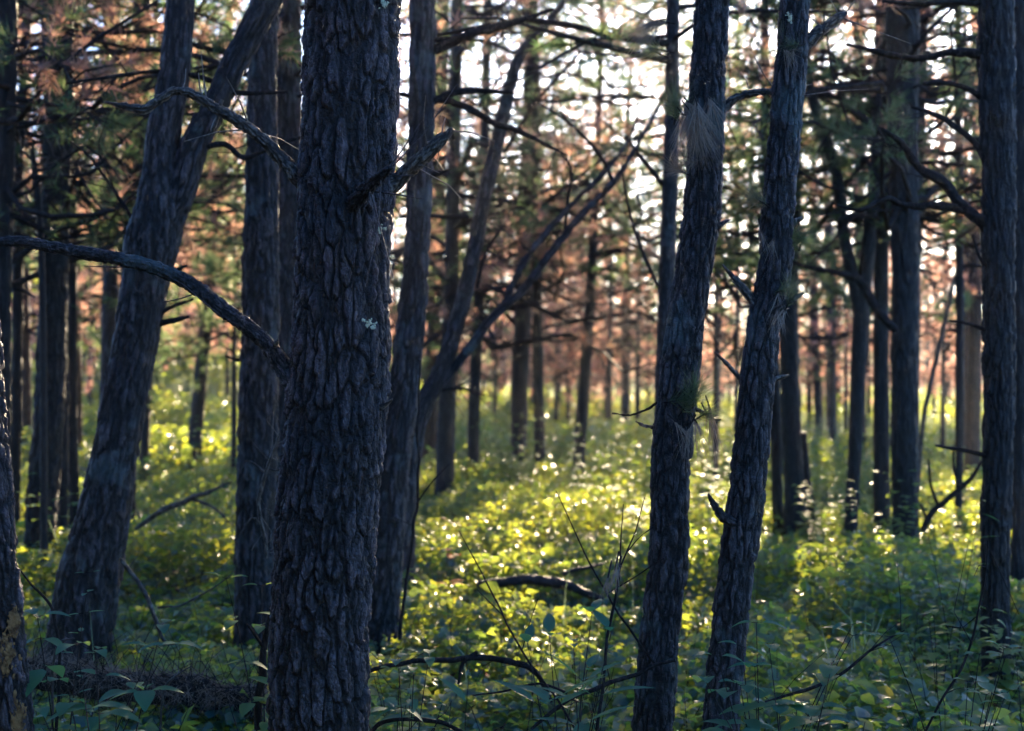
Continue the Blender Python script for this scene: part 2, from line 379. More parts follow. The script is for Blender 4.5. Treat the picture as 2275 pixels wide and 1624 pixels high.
SEED = [0]
def pine(label, d, pts, H=11.0, z0=4.5, Lmax=2.2, dead=.22, bark='bark', branches=(), nseg=26, step=.05, amp=.007, pw=.028, ph=.085,
         name='pine_tree', whorl=.36, per=4, K=11, nw=.0065, bare=.2, tuft=2.3, flare=1.35, group=None, stems=(), no_crown=False, twiggy=0, seed=None, rough=.4, glow=(.5, .9)):
    SEED[0] += 1; sd = SEED[0] if seed is None else seed; rng = np.random.default_rng(100 + sd)
    P = px_path(d, pts)                                   # top to bottom in the photo
    P = sorted(P, key=lambda q: q[2]) if not stems or True else P
    base, nxt = P[0], P[1]
    # foot of the trunk in the ground
    dirv = np.array(nxt[:3]) - np.array(base[:3]); gx = base[0]; g = tz(base[0], base[1])
    if base[2] > g + .02:
        k = (base[2] - g + .12) / max(dirv[2], .05); k = min(k, 3.0)
        foot = [base[0] - dirv[0] * k * .7, base[1] - dirv[1] * k * .7, g - .12, base[3] * flare]
        P = [foot] + P
    else: P[0][2] = g - .12
    # above the frame
    top = P[-1]; dv = np.array(top[:3]) - np.array(P[-3][:3]); dv = dv / max(dv[2], .05); zz = top[2]; cur = np.array(top[:3]); r0 = top[3]
    if not no_crown:
        nst = max(2, int((H - zz) / 1.0)); ztop = zz
        for k in range(nst):
            dz = (H - zz) / nst; dv = dv * [.75, .75, 1] + np.array([rng.normal(0, .03), rng.normal(0, .03), 0])
            cur = cur + dv * dz; P.append([cur[0], cur[1], cur[2], max(.012, r0 * (1 - (k + 1) / nst * .92))])
    P = np.array(P)
    loc = (P[0][0], P[0][1], g)
    root = thing(name, label, 'tree', loc, group)
    G = Geo(); limb(G, P, nseg, step, amp, pw, ph, sd, mi=0, rough=rough)
    tr = G.build('trunk', [M[bark]], root, loc)
    for st in stems:
        G = Geo(); SP = np.array(px_path(d, st)); limb(G, SP, max(10, nseg - 6), step, amp * .8, pw, ph, sd + 50, mi=0)
        G.build('stem', [M[bark]], root, loc)
    for b in branches:
        pp, mt = (b[0], b[1]) if isinstance(b, tuple) else (b, 'twig')
        BP = np.array(px_path(d, pp)); rr = BP[:, 3].max()
        G = Geo(); fine = d < 5.5
        Q = limb(G, BP, 44 if fine and rr > .012 else (16 if rr > .012 else 9), .007 if fine else .025, .0075 if fine and rr > .02 else (.007 if rr > .018 else .003), .013 if fine else .025, .035 if fine else .07, sd + len(pp), lump=.3, rough=.6)
        nb = twiggy if twiggy else (7 if len(pp) >= 5 and rr > .006 else 0)
        if nb:
            ii = rng.integers(int(len(Q) * .35), len(Q) - 1, nb); b0 = Q[ii, :3]; dr = unit(Q[ii + 1, :3] - Q[ii, :3])
            dd = unit(dr * .6 + unit(rng.normal(size=(nb, 3))) * [1, .6, 1]); ll = rng.uniform(.05, .28, nb)[:, None]
            cv = rng.normal(0, .2, (nb, 3))
            tubes(G, np.stack([b0, b0 + dd * ll * .5 + cv * ll * .2, b0 + (dd + cv) * ll], 1), np.tile([.003, .0022, .0012], (nb, 1)), 4, 0, .6)
        G.build('branch', [M[mt]], root, loc)
    if not no_crown:
        if 9 <= d < 23: z0 = max(1.9, z0 - .8)
        zs, xs, ys = P[:, 2], P[:, 0], P[:, 1]
        G = Geo(); crown(G, lambda z: (np.interp(z, zs, xs), np.interp(z, zs, ys), z), z0, H, Lmax, rng, dead, whorl, per, K, .13, nw, bare, tuft, zfree=EYE + .27 * d + 1.0, glow=glow)
        if G.n: G.build('crown', [M['twig'], M['needles']], root, loc)
    return root, P

# ================================================================== ground
def sheet(name, x0, x1, y0, y1, nx, ny, fn, m, power=1.0):
    u = np.linspace(-1, 1, nx); v = np.linspace(0, 1, ny)
    xs = (x0 + x1) / 2 + (x1 - x0) / 2 * np.sign(u) * np.abs(u) ** power; ys = y0 + (y1 - y0) * v ** power
    X, Y = np.meshgrid(xs, ys); X = X.ravel(); Y = Y.ravel(); Z = fn(X, Y)
    i = np.arange(ny - 1)[:, None] * nx + np.arange(nx - 1)[None]
    F = np.stack([i, i + 1, i + nx + 1, i + nx], -1).reshape(-1, 4)
    G = Geo(); G.add(np.stack([X, Y, Z], 1), F); o = G.build(name, [m]); o['kind'] = 'structure'; return o
sheet("ground", -260, 260, -30, 420, 170, 240, lambda x, y: terrain(x, y), M['soil'], 2.2)
def hill_z(x, y):
    t = sstep(150, 330, y); return -1.5 + t * (8 + 8 * n2(x, y, .012, 9) + 14 * (1 - sstep(-110, -20, x))) - 30 * sstep(380, 520, y)
sheet("hills", -420, 420, 130, 520, 120, 60, hill_z, M['hill'])

# ================================================================== trees, traced from the photo
FG = dict(nseg=280, step=.005, amp=.0155, pw=.037, ph=.14, rough=.75)
NR = dict(nseg=110, step=.011, amp=.010, pw=.026, ph=.10, rough=.6, flare=1.15)
MD = dict(nseg=84, step=.018, amp=.015, pw=.032, ph=.15)
FR = dict(nseg=40, step=.05, amp=.011, pw=.03, ph=.14)
root, _ = pine("thick charred pine nearest the camera with two long bare limbs on its left", 4.4,
    [(783, -60, 206), (783, 0, 206), (775, 250, 207), (766, 500, 208), (760, 660, 208), (756, 800, 213), (741, 1000, 219), (725, 1200, 221), (709, 1400, 217), (707, 1624, 218), (703, 1800, 232)],
    H=13, z0=5.2, bark='bark_main', flare=1.3, seed=1, **FG,
    branches=[
     ([(720, 440, 44), (668, 398, 40), (640, 368, 33), (600, 325, 28), (560, 290, 27), (520, 263, 26), (480, 241, 23), (440, 216, 21), (405, 202, 20), (380, 205, 19), (350, 225, 19), (320, 242, 20), (280, 236, 15), (258, 232, 10), (234, 227, 4)], 'wood'),
     ([(493, 222, 9), (485, 255, 11), (474, 285, 10), (467, 302, 6)], 'wood'),
     ([(735, 900, 66), (690, 893, 62), (662, 868, 52), (640, 832, 44), (600, 772, 38), (550, 726, 35), (500, 690, 34), (440, 642, 33), (390, 614, 32), (330, 590, 31), (260, 574, 29), (180, 560, 28), (100, 546, 26), (40, 536, 25), (-40, 541, 24)], 'bark'),
     ([(860, 425, 38, -.02), (885, 400, 36, -.03), (925, 362, 34, -.05), (965, 325, 33, -.07), (992, 300, 26, -.08), (1006, 286, 10, -.09)], 'wood'),
     ([(782, 455, 34, -.12), (800, 435, 30, -.17), (832, 403, 24, -.24), (858, 380, 17, -.29), (872, 370, 8, -.31)], 'bark'),
     ([(835, 912, 14, -.06), (852, 902, 10, -.08), (872, 887, 4, -.1)], 'wood'),
     ([(610, 768, 10, -.02), (614, 762, 12, -.05), (617, 756, 5, -.07)], 'wood')])
# lichen rosettes on the bark
for (px, py, sz) in ((848, 509, .011), (820, 716, .013), (852, 10, .010), (1755, 40, .010)):
    G = Geo(); rg = np.random.default_rng(px); d = 4.4 - .146 if px < 1000 else 4.8 - .055
    if px > 840 and px < 1000: d += .03
    c = np.array(at(px, py, d)); 
    for k in range(16):
        cc = c + np.array([rg.normal(0, sz * .6), rg.uniform(-.004, .002), rg.normal(0, sz * .7)]); a = np.arange(9) / 9 * 6.2832
        rr = sz * rg.uniform(.2, .6) * rg.uniform(.3, 1.3, 9)
        ring = cc + np.stack([np.cos(a) * rr, rg.uniform(-.002, .002, 9), np.sin(a) * rr], 1)
        i = np.arange(9); G.add(np.vstack([ring, cc + [0, -.005, 0]]), np.stack([i, (i + 1) % 9, np.full(9, 9)], 1))
    if px < 1000: G.build('lichen', [M['lichen']], root, tuple(root.location))
    else: LICH = G

def tuft(px, py, d, D, t, n, root, ln=.14, wd=.0014, K=90, droop=.0, name='needle_tuft', spread=.6, size=.02):
    rg = np.random.default_rng(int(px + py)); G = Geo(); c = np.array(at(px, py, d))
    B = c + rg.normal(0, size, (n, 3)); Dd = unit(np.array(D, float) + rg.normal(0, .25, (n, 3)))
    tubes(G, np.stack([B - Dd * .06, B - Dd * .02, B], 1), np.tile([.003, .003, .002], (n, 1)), 5, 0, .6)
    needles(G, B, Dd, K, ln, wd, rg, 1, np.full(n, t), spread, droop)
    o = G.build(name, [M['twig'], M['dry_needles' if t > .5 else 'needles']], root, tuple(root.location)); return o

rB, _ = pine("slim rough pine with a drooping brown needle tuft, left of the leaning close pair", 5.0,
    [(1586, -60, 74), (1583, 0, 75), (1571, 200, 79), (1564, 400, 80), (1556, 500, 83), (1541, 600, 82), (1525, 700, 84), (1514, 800, 88), (1502, 900, 90), (1493, 1000, 87), (1488, 1100, 84), (1484, 1250, 87), (1467, 1400, 86), (1455, 1550, 89), (1448, 1640, 88)],
    H=11, z0=4.6, bark='bark', seed=2, **NR,
    branches=[([(1595, 262, 24), (1612, 238, 20), (1640, 216, 17), (1690, 205, 15), (1740, 208, 12), (1786, 215, 6)], 'wood'),
              ([(1590, 512, 14), (1604, 498, 13), (1621, 488, 4)], 'wood'),
              ([(1520, 900, 9), (1560, 915, 8), (1585, 930, 7), (1602, 932, 5)], 'wood'),
              ([(1465, 890, 6), (1440, 908, 5), (1400, 922, 4), (1360, 918, 3)], 'twig'),
              ([(1452, 950, 10), (1430, 945, 8), (1412, 936, 4)], 'wood')])
tuft(1507, 245, 4.93, (-.4, -.5, .6), .1, 4, rB, .13); tuft(1533, 258, 4.9, (.05, -.55, -.5), .92, 10, rB, .18, wd=.0026, K=44, droop=.6, spread=.8, size=.03)
tuft(1545, 885, 4.9, (.2, -.5, .5), .12, 6, rB, .14); tuft(1530, 935, 4.88, (-.1, -.5, -.7), .9, 3, rB, .13, wd=.002, K=26, droop=.6)
tuft(1585, 930, 4.95, (.35, -.3, -.8), .93, 3, rB, .19, wd=.002, K=26, droop=.7, spread=.45); tuft(1520, 370, 4.93, (-.7, -.5, .2), .85, 2, rB, .12)
tuft(1475, 115, 5.0, (-.8, -.3, .3), .2, 2, rB, .14); tuft(1465, 60, 5.0, (-.7, -.3, -.2), .9, 3, rB, .16, droop=.4)
rC, _ = pine("slim leaning pine with jagged broken stubs, right of the tree with needle tufts", 4.8,
    [(1768, -60, 62), (1765, 0, 63), (1753, 200, 70), (1734, 400, 70), (1727, 500, 75), (1720, 600, 72), (1700, 700, 74), (1689, 800, 75), (1678, 900, 77), (1669, 1000, 80), (1652, 1150, 82), (1631, 1300, 80), (1615, 1450, 82), (1600, 1640, 82)],
    H=11, z0=4.6, bark='bark', seed=3, **NR,
    branches=[([(1772, 120, 34), (1800, 88, 27), (1830, 62, 25), (1862, 40, 20), (1882, 27, 7)], 'wood'),
              ([(1690, 695, 26), (1668, 664, 20), (1640, 630, 17), (1605, 588, 5)], 'wood'),
              ([(1712, 705, 24, -.05), (1735, 682, 18, -.07), (1762, 665, 15, -.08), (1787, 650, 5, -.09)], 'wood'),
              ([(1680, 868, 15), (1640, 836, 13), (1612, 805, 11), (1586, 780, 4)], 'wood'),
              ([(1640, 1165, 28, -.03), (1608, 1150, 24, -.05), (1588, 1125, 17, -.06), (1573, 1097, 6, -.07)], 'bark'),
              ([(1715, 845, 12), (1735, 838, 9), (1754, 834, 4)], 'wood'),
              ([(1757, 500, 14), (1772, 490, 12), (1785, 484, 5)], 'wood')])
LICH.build('lichen', [M['lichen']], rC, tuple(rC.location))
tuft(1765, 105, 4.72, (-.1, -.6, -.5), .9, 3, rC, .1, wd=.002, K=16, droop=.4); tuft(1765, 90, 4.74, (.2, -.6, .5), .15, 2, rC, .09)
tuft(1775, 525, 4.78, (.8, -.4, .15), .12, 3, rC, .12); tuft(1735, 690, 4.72, (.1, -.6, -.7), .92, 4, rC, .12, wd=.002, K=14, droop=.5)
tuft(1700, 455, 4.72, (-.7, -.5, .3), .25, 2, rC, .13); tuft(1708, 510, 4.72, (-.2, -.6, -.6), .9, 2, rC, .1, wd=.002, K=14, droop=.5)
tuft(1745, 665, 4.74, (.6, -.4, .5), .2, 2, rC, .12)

rD, _ = pine("tall straight pine at the right edge with several bare limbs reaching left", 6.7,
    [(2212, -60, 78), (2211, 0, 78), (2217, 300, 76), (2219, 600, 70), (2219, 900, 64), (2212, 1200, 62), (2212, 1400, 63), (2214, 1490, 68)],
    H=12, z0=5.6, bark='bark_dark', seed=4, **MD,
    branches=[[(2190, 125, 21), (2150, 117, 20), (2100, 117, 18), (2050, 130, 17), (1980, 122, 15), (1930, 110, 11), (1880, 98, 6)],
              [(2190, 225, 15), (2150, 197, 13), (2100, 184, 12), (2050, 186, 7)],
              [(2195, 375, 16), (2175, 330, 15), (2150, 303, 13), (2100, 266, 12), (2060, 248, 10), (2024, 238, 5)],
              [(2200, 510, 28), (2160, 475, 26), (2130, 450, 25), (2095, 405, 23), (2040, 370, 20), (2005, 320, 15), (1960, 285, 7)],
              [(2150, 468, 20), (2090, 457, 18), (2010, 457, 16), (1975, 440, 14), (1940, 455, 12), (1905, 468, 10), (1860, 455, 5)],
              [(2190, 1012, 12), (2140, 1000, 11), (2078, 990, 7)],
              [(2245, 235, 7), (2275, 195, 8), (2330, 180, 7), (2380, 180, 5)],
              [(2195, 735, 11), (2150, 718, 9), (2110, 712, 4)],
              [(2190, 12, 14), (2120, 5, 12), (2030, 8, 11), (1960, 2, 7)],
              [(2193, 600, 11), (2172, 560, 8), (2160, 520, 4)]])
rE, _ = pine("blackened trunk cut by the left edge with ochre fungus patches low down", 3.9,
    [(-60, 500, 70), (-42, 700, 72), (-25, 900, 74), (-8, 1150, 78), (2, 1300, 80), (16, 1450, 84), (26, 1560, 88), (30, 1660, 95)],
    H=9, z0=5, bark='bark_main', seed=5, nseg=150, step=.011, amp=.011, pw=.03, ph=.1, flare=1.2)
for (px, py, sx, sz) in ((14, 1450, .020, .05), (38, 1600, .018, .045), (30, 1380, .012, .03)):
    G = Geo(); rg = np.random.default_rng(px * 7); c = np.array(at(px, py, 3.9 - .052))
    for k in range(240):
        cc = c + np.array([rg.normal(0, sx * .5), rg.uniform(-.003, .008), rg.normal(0, sz * .55)]); a = np.arange(8) / 8 * 6.2832
        rr = .0045 * rg.uniform(.2, 1.6) * rg.uniform(.2, 1.3, 8); ring = cc + np.stack([np.cos(a) * rr, rg.uniform(-.002, .002, 8), np.sin(a) * rr * 1.7], 1)
        i = np.arange(8); G.add(np.vstack([ring, cc + [0, -.004, 0]]), np.stack([i, (i + 1) % 8, np.full(8, 8)], 1))
    G.build('fungus', [M['ochre']], rE, tuple(rE.location))
rG, _ = pine("leaning forked pine with a broad root collar, between left edge and centre", 6.7,
    [(404, -60, 60), (401, 0, 61), (392, 120, 66), (382, 200, 70), (364, 300, 74), (356, 400, 84), (352, 470, 110), (338, 540, 118), (322, 620, 104), (303, 750, 96), (283, 850, 98), (256, 1000, 102), (228, 1150, 116), (196, 1300, 140), (174, 1430, 148), (164, 1500, 176)],
    H=11, z0=4.8, bark='bark', seed=6, flare=1.1, **MD,
    stems=[[(340, 560, 70), (378, 480, 70), (412, 390, 66), (440, 300, 60), (478, 240, 56), (512, 160, 56), (552, 80, 58), (598, 0, 60), (640, -80, 56), (700, -200, 50)]],
    branches=[[(350, 720, 14), (385, 712, 12), (420, 703, 6)], [(352, 700, 9), (385, 680, 8), (430, 665, 4)], [(360, 608, 12), (390, 600, 11), (415, 590, 5)],
              [(470, 180, 14), (430, 168, 11), (350, 158, 10), (240, 172, 8), (150, 185, 5)], [(330, 560, 10), (300, 530, 10), (290, 480, 8), (250, 420, 7), (200, 350, 5), (150, 310, 3)],
              [(500, 205, 12), (560, 207, 10), (640, 204, 5)], [(440, 330, 14), (500, 320, 13), (540, 350, 14), (600, 330, 8), (660, 308, 5)]])
rF, _ = pine("straight dark pine left of the leaning forked trunk", 10,
    [(127, -60, 70), (127, 0, 70), (128, 300, 60), (120, 600, 60), (110, 900, 66), (94, 1100, 68), (90, 1195, 66)], H=11, z0=3.2, Lmax=2.4, dead=.15, bark='bark_dark', seed=7, bare=.3, **MD,
    branches=[[(140, 120, 14), (200, 150, 12), (270, 200, 10), (330, 260, 8), (400, 330, 5)], [(115, 250, 12), (60, 280, 10), (10, 330, 7)]])
rH, _ = pine("broad straight pine just left of the nearest charred trunk", 7.5,
    [(590, -60, 66), (588, 0, 66), (582, 200, 66), (582, 400, 72), (580, 550, 80), (580, 700, 84), (576, 850, 86), (572, 1000, 88), (566, 1200, 86), (565, 1410, 88)], H=12, z0=4.6, bark='bark', seed=8, **MD,
    branches=[[(560, 800, 9), (530, 800, 8), (500, 790, 4)], [(600, 330, 9), (640, 312, 8), (668, 305, 5)]])
pine("pine trunk mostly hidden behind the left side of the nearest charred trunk", 9.5,
    [(642, -60, 54), (641, 0, 54), (642, 300, 54), (640, 600, 56), (632, 900, 58), (622, 1130, 60)], H=11, z0=4.2, bark='bark', seed=9, dead=.7, **MD)
rI, _ = pine("straight pine just behind the right side of the nearest charred trunk", 7.4,
    [(941, -60, 54), (939, 0, 55), (938, 200, 58), (932, 400, 57), (926, 560, 54), (915, 700, 62), (903, 800, 66), (894, 900, 68), (873, 1050, 72), (861, 1200, 74), (850, 1350, 74), (846, 1440, 76)], H=12, z0=4.6, bark='bark', seed=10, **MD,
    branches=[[(965, 112, 24), (1000, 95, 22), (1040, 78, 20), (1100, 62, 18), (1160, 45, 12), (1230, 20, 7)],
              [(955, 230, 18), (1000, 208, 16), (1050, 202, 14), (1100, 204, 12), (1140, 206, 5)],
              [(950, 215, 20), (1000, 226, 17), (1050, 245, 17), (1100, 275, 16), (1150, 290, 13), (1210, 320, 8), (1260, 345, 4)],
              [(930, 225, 14), (905, 212, 12), (885, 208, 6)], [(965, 90, 12), (1010, 85, 10), (1060, 90, 4)], [(950, 390, 14), (975, 384, 11), (1000, 378, 4)]])
rJ, _ = pine("grey pine leaning right with a second dark stem crossing the gap in the middle", 9.0,
    [(1262, -10, 12), (1210, 60, 18), (1150, 135, 24), (1120, 250, 28), (1085, 400, 32), (1060, 520, 33), (1035, 640, 34), (1008, 740, 36), (978, 830, 40), (945, 890, 46), (915, 965, 58), (895, 1060, 70), (885, 1130, 78)], H=7, z0=4.0, Lmax=1.4, bark='bark', seed=11, no_crown=True, **MD,
    stems=[[(935, 900, 21), (985, 845, 21), (1030, 790, 21), (1095, 705, 19), (1165, 640, 18), (1225, 560, 16), (1290, 480, 14), (1350, 420, 13), (1400, 350, 10), (1450, 260, 8), (1490, 180, 5)],
           [(1114, 680, 15), (1164, 584, 14), (1219, 509, 13), (1284, 439, 11), (1334, 394, 10), (1394, 314, 6), (1424, 234, 3)]],
    branches=[[(1255, 520, 8), (1260, 450, 7), (1270, 380, 6), (1240, 330, 4)], [(1360, 400, 9), (1330, 340, 8), (1260, 270, 6), (1180, 220, 4)],
              [(985, 800, 10), (1010, 770, 8), (1030, 690, 6)], [(970, 870, 8), (1010, 862, 7), (1050, 866, 4)], [(1060, 640, 9), (1080, 560, 7), (1120, 500, 4)]], twiggy=26)
# --- the middle distance, centre
CT = dict(H=11, Lmax=3.1, tuft=2.5, whorl=.34, bark='bark_dark', **FR)
pine("dark pine with short side twigs in the middle gap, left of the thinner one", 15.0, [(1017, -60, 26), (1013, 100, 28), (1008, 400, 30), (1003, 600, 32), (997, 800, 36), (990, 1000, 42), (988, 1082, 44)], z0=2.6, seed=12, **CT)
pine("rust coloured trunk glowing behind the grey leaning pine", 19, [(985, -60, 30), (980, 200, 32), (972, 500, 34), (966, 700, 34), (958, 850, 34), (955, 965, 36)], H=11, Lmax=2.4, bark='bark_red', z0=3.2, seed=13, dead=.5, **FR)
pine("slender pine in the middle gap between a thicker dark pine and a doubled pair", 16.5, [(1085, -60, 18), (1080, 150, 20), (1072, 450, 22), (1062, 700, 25), (1055, 850, 26), (1050, 1045, 28)], z0=2.5, seed=14, **CT)
pine("thicker left trunk of the doubled pair in the sunlit middle gap", 18, [(1182, -60, 30), (1180, 100, 31), (1173, 350, 34), (1171, 500, 38), (1162, 700, 38), (1155, 850, 38), (1152, 1020, 38)], z0=2.8, seed=15, dead=.5, H=11, Lmax=3.2, tuft=2.5, whorl=.34, bark='bark_dark', **FR)
pine("thinner right trunk of the doubled pair in the sunlit middle gap", 17, [(1192, 200, 18), (1190, 450, 21), (1193, 600, 22), (1195, 800, 24), (1200, 1030, 26)], z0=3, seed=16, H=9, Lmax=2.0, bark='bark_dark', **FR)
pine("lone slender pine standing clear in front of the pink glowing foliage", 16, [(1330, 250, 14), (1322, 420, 18), (1316, 560, 21), (1309, 700, 23), (1298, 850, 26), (1290, 960, 27), (1284, 1052, 30)], z0=3.8, seed=17, H=11, Lmax=2.9, tuft=1.7, bark='bark_dark', bare=.2, dead=.4, **FR)
pine("pine trunk half hidden behind the slim tree with needle tufts", 9.0, [(1496, -60, 28), (1494, 50, 29), (1492, 300, 33), (1482, 600, 35), (1475, 800, 36), (1470, 1100, 38)], z0=4.4, seed=18, H=11, Lmax=2.2, bark='bark', nseg=40, step=.03, amp=.006, pw=.026, ph=.08,
    branches=[[(1470, 650, 9), (1440, 590, 9), (1410, 510, 8), (1390, 430, 6), (1380, 360, 4)], [(1480, 420, 12), (1450, 380, 11), (1420, 345, 9), (1390, 300, 5)]])
FF = dict(H=10, Lmax=2.3, nseg=12, step=.15, amp=.004, pw=.03, ph=.1, K=9, nw=.011, per=4)
GRP = "slender pines at the sunny far side of the wood"
pine("pale far trunk, leftmost of the thin ones left of the lone slender pine", 33, [(1242, 560, 14), (1240, 780, 15), (1239, 950, 16)], z0=2.2, seed=19, bark='bark', **FF)
pine("thin black far trunk just right of the lone slender pine", 25, [(1357, 600, 11), (1355, 760, 12), (1352, 965, 14)], z0=2.0, seed=20, bark='bark_dark', **FF)
pine("paler far trunk standing right of the thin black far trunk in the middle", 26, [(1392, 560, 18), (1391, 750, 20), (1389, 960, 22)], z0=2.0, seed=21, bark='bark', dead=.9, **FF)
# --- right
pine("dark pine seen close behind the right side of the leaning stubbed pine", 12.4, [(1762, 300, 36), (1758, 560, 38), (1752, 700, 42), (1756, 900, 42), (1764, 1050, 46), (1768, 1128, 54)], z0=3.6, seed=22, H=11, Lmax=2.4, bark='bark_dark', nseg=44, step=.035, amp=.011, pw=.03, ph=.14,
    stems=[[(1785, 960, 14), (1790, 1040, 17), (1799, 1110, 19), (1806, 1180, 20)]])
pine("narrow dark trunk touching the right edge of the leaning stubbed pine", 12.8, [(1700, -60, 17), (1700, 200, 18), (1705, 500, 20), (1715, 750, 24), (1722, 900, 27), (1728, 1130, 26)], z0=3.6, seed=23, H=10, Lmax=2.2, bark='bark_dark', **FR)
rT, _ = pine("two-stemmed dark pine whose left stem bends away to the left", 11.8, [(1955, -60, 17), (1952, 100, 19), (1947, 300, 22), (1938, 450, 26), (1928, 560, 30), (1915, 680, 36), (1908, 800, 35), (1902, 950, 32), (1895, 1080, 30), (1890, 1175, 30)], z0=3.7, seed=24, H=11, Lmax=2.4, bark='bark_dark', nseg=44, step=.035, amp=.010, pw=.03, ph=.14,
    stems=[[(1912, 700, 30), (1896, 620, 28), (1878, 540, 27), (1866, 440, 26), (1850, 350, 27), (1825, 280, 26), (1806, 220, 23), (1790, 120, 16), (1780, 0, 12)]],
    branches=[[(1990, 735, 16, -1.4), (1950, 690, 18, -1.4), (1910, 625, 17, -1.4), (1860, 606, 16, -1.4), (1800, 595, 12, -1.4), (1760, 580, 8, -1.4)]])
pine("dark stem squeezed between the two-stemmed pine and the widest right-hand trunk", 12.2, [(1966, 200, 26), (1960, 500, 29), (1957, 700, 33), (1958, 900, 35), (1959, 1170, 36)], z0=3.8, seed=25, H=10, Lmax=2.2, bark='bark_dark', **FR)
pine("widest dark trunk among the cluster in the right half of the wood", 10.6, [(2006, -60, 74), (2005, 100, 72), (2006, 300, 66), (2010, 500, 60), (2010, 700, 58), (2009, 900, 58), (2010, 1100, 56), (2012, 1225, 56)], z0=3.6, seed=26, H=12, Lmax=2.5, bark='bark_dark', nseg=60, step=.03, amp=.015, pw=.034, ph=.16)
pine("trunk pressed against the right side of the widest dark trunk", 12, [(2046, -60, 32), (2044, 100, 32), (2038, 350, 30), (2030, 600, 28), (2028, 900, 28), (2028, 1150, 28)], z0=3.6, seed=27, H=11, Lmax=2.4, bark='bark_dark', **FR)
pine("thin straight dark pole-like pine in the gap left of the right-edge pine", 12.5, [(2129, -60, 14), (2129, 200, 15), (2130, 500, 17), (2133, 700, 20), (2132, 900, 19), (2129, 1148, 16)], z0=3.4, seed=28, H=9, Lmax=2.0, bark='bark_dark', bare=.6, **FR)
pine("orange lit upright trunk shining between the dark trunks of the right half", 20, [(1908, -60, 20), (1908, 200, 22), (1909, 450, 23), (1910, 700, 24), (1912, 1040, 26)], z0=4.0, seed=29, H=10, Lmax=2.0, bark='bark_red', dead=.7, **FR)  # low sun's orange put into the bark colour
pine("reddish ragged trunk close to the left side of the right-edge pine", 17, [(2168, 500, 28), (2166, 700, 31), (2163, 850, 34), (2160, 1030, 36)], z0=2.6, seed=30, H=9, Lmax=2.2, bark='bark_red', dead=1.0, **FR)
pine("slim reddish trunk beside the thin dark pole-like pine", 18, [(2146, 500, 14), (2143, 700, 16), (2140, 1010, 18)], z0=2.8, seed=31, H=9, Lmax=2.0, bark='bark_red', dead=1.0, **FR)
pine("dark trunk at the far right edge behind the limb-bearing pine", 8.6, [(2268, -60, 36), (2270, 300, 38), (2268, 600, 38), (2266, 900, 34), (2262, 1220, 32)], z0=4.4, seed=32, H=11, Lmax=2.2, bark='bark_dark', nseg=44, step=.035, amp=.011, pw=.03, ph=.14)
pine("grey far trunk with a straight stem seen through the bright right-hand gap", 27, [(1843, 560, 22), (1846, 750, 24), (1847, 1010, 26)], z0=2.0, seed=33, bark='bark', dead=.9, **FF)
pine("grey far trunk, the narrower one left of its twin in the right-hand gap", 28, [(1806, 540, 16), (1812, 750, 18), (1822, 1000, 21)], z0=2.0, seed=34, bark='bark', dead=.15, **FF)
pine("very thin far stem right of the two grey far trunks", 24, [(1876, 600, 7), (1879, 800, 8), (1880, 1005, 9)], z0=2.6, seed=35, bark='bark_dark', **FF)
pine("thin far stem showing in the gap between the two close leaning pines", 21, [(1640, 150, 8), (1640, 500, 10), (1638, 760, 11), (1634, 1000, 12)], z0=2.4, seed=36, bark='bark_dark', **FF)
pine("brownish far trunk between the two close leaning pines", 27, [(1598, 600, 15), (1594, 800, 17), (1590, 960, 18)], z0=2.1, seed=37, bark='bark', dead=1.0, **FF)
# --- left
pine("straight pine behind the bare upper limb, left of the leaning forked trunk", 14, [(250, -60, 38), (249, 0, 38), (247, 300, 38), (245, 600, 34), (240, 800, 34), (234, 1020, 34)], z0=3.2, seed=38, tuft=.8, H=11, Lmax=2.4, bark='bark', dead=.15, **FR)
pine("pine whose trunk runs close along the left side of the forked leaning pine", 12, [(316, -60, 38), (315, 0, 38), (300, 300, 40), (292, 550, 42), (285, 800, 42), (278, 1060, 42)], z0=3.4, seed=39, tuft=.9, H=11, Lmax=2.4, bark='bark', dead=.15, **FR)
pine("slightly leaning brown pine standing clear on the green bank", 18, [(512, 0, 19), (500, 200, 20), (489, 330, 21), (472, 550, 27), (458, 720, 29), (446, 830, 30), (434, 970, 32)], z0=4.2, seed=40, H=12, Lmax=2.2, bark='bark_dark', dead=.5, bare=.5, **FR)
pine("thin pale far trunk on the bank just right of the leaning brown pine", 32, [(484, 560, 13), (481, 700, 13), (479, 795, 14)], z0=4.5, seed=41, bark='bark', **FF)
pine("thin far trunk high on the bank left of the leaning brown pine", 34, [(418, 560, 12), (418, 700, 12), (417, 760, 13)], z0=4.8, seed=42, bark='bark', **FF)
pine("dark trunk peeping out along the right side of the forked leaning pine", 17, [(345, 560, 20), (335, 750, 20), (322, 965, 20)], z0=3.4, seed=43, H=10, Lmax=2.2, bark='bark_dark', **FR)
pine("short stretch of dark trunk behind the lower right side of the forked leaning pine", 11.5, [(318, 500, 24), (306, 800, 25), (292, 1000, 24), (290, 1150, 24)], z0=3.8, seed=44, H=10, Lmax=2.2, bark='bark_dark', **FR)
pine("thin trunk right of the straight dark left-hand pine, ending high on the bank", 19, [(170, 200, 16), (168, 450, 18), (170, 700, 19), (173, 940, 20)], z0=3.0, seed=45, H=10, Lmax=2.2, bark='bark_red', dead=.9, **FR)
pine("narrow trunk hugging the right side of the straight dark left-hand pine", 12, [(156, 300, 20), (160, 600, 22), (160, 900, 24), (165, 1125, 24)], z0=3.4, seed=46, H=10, Lmax=2.2, bark='bark_dark', dead=.15, **FR)
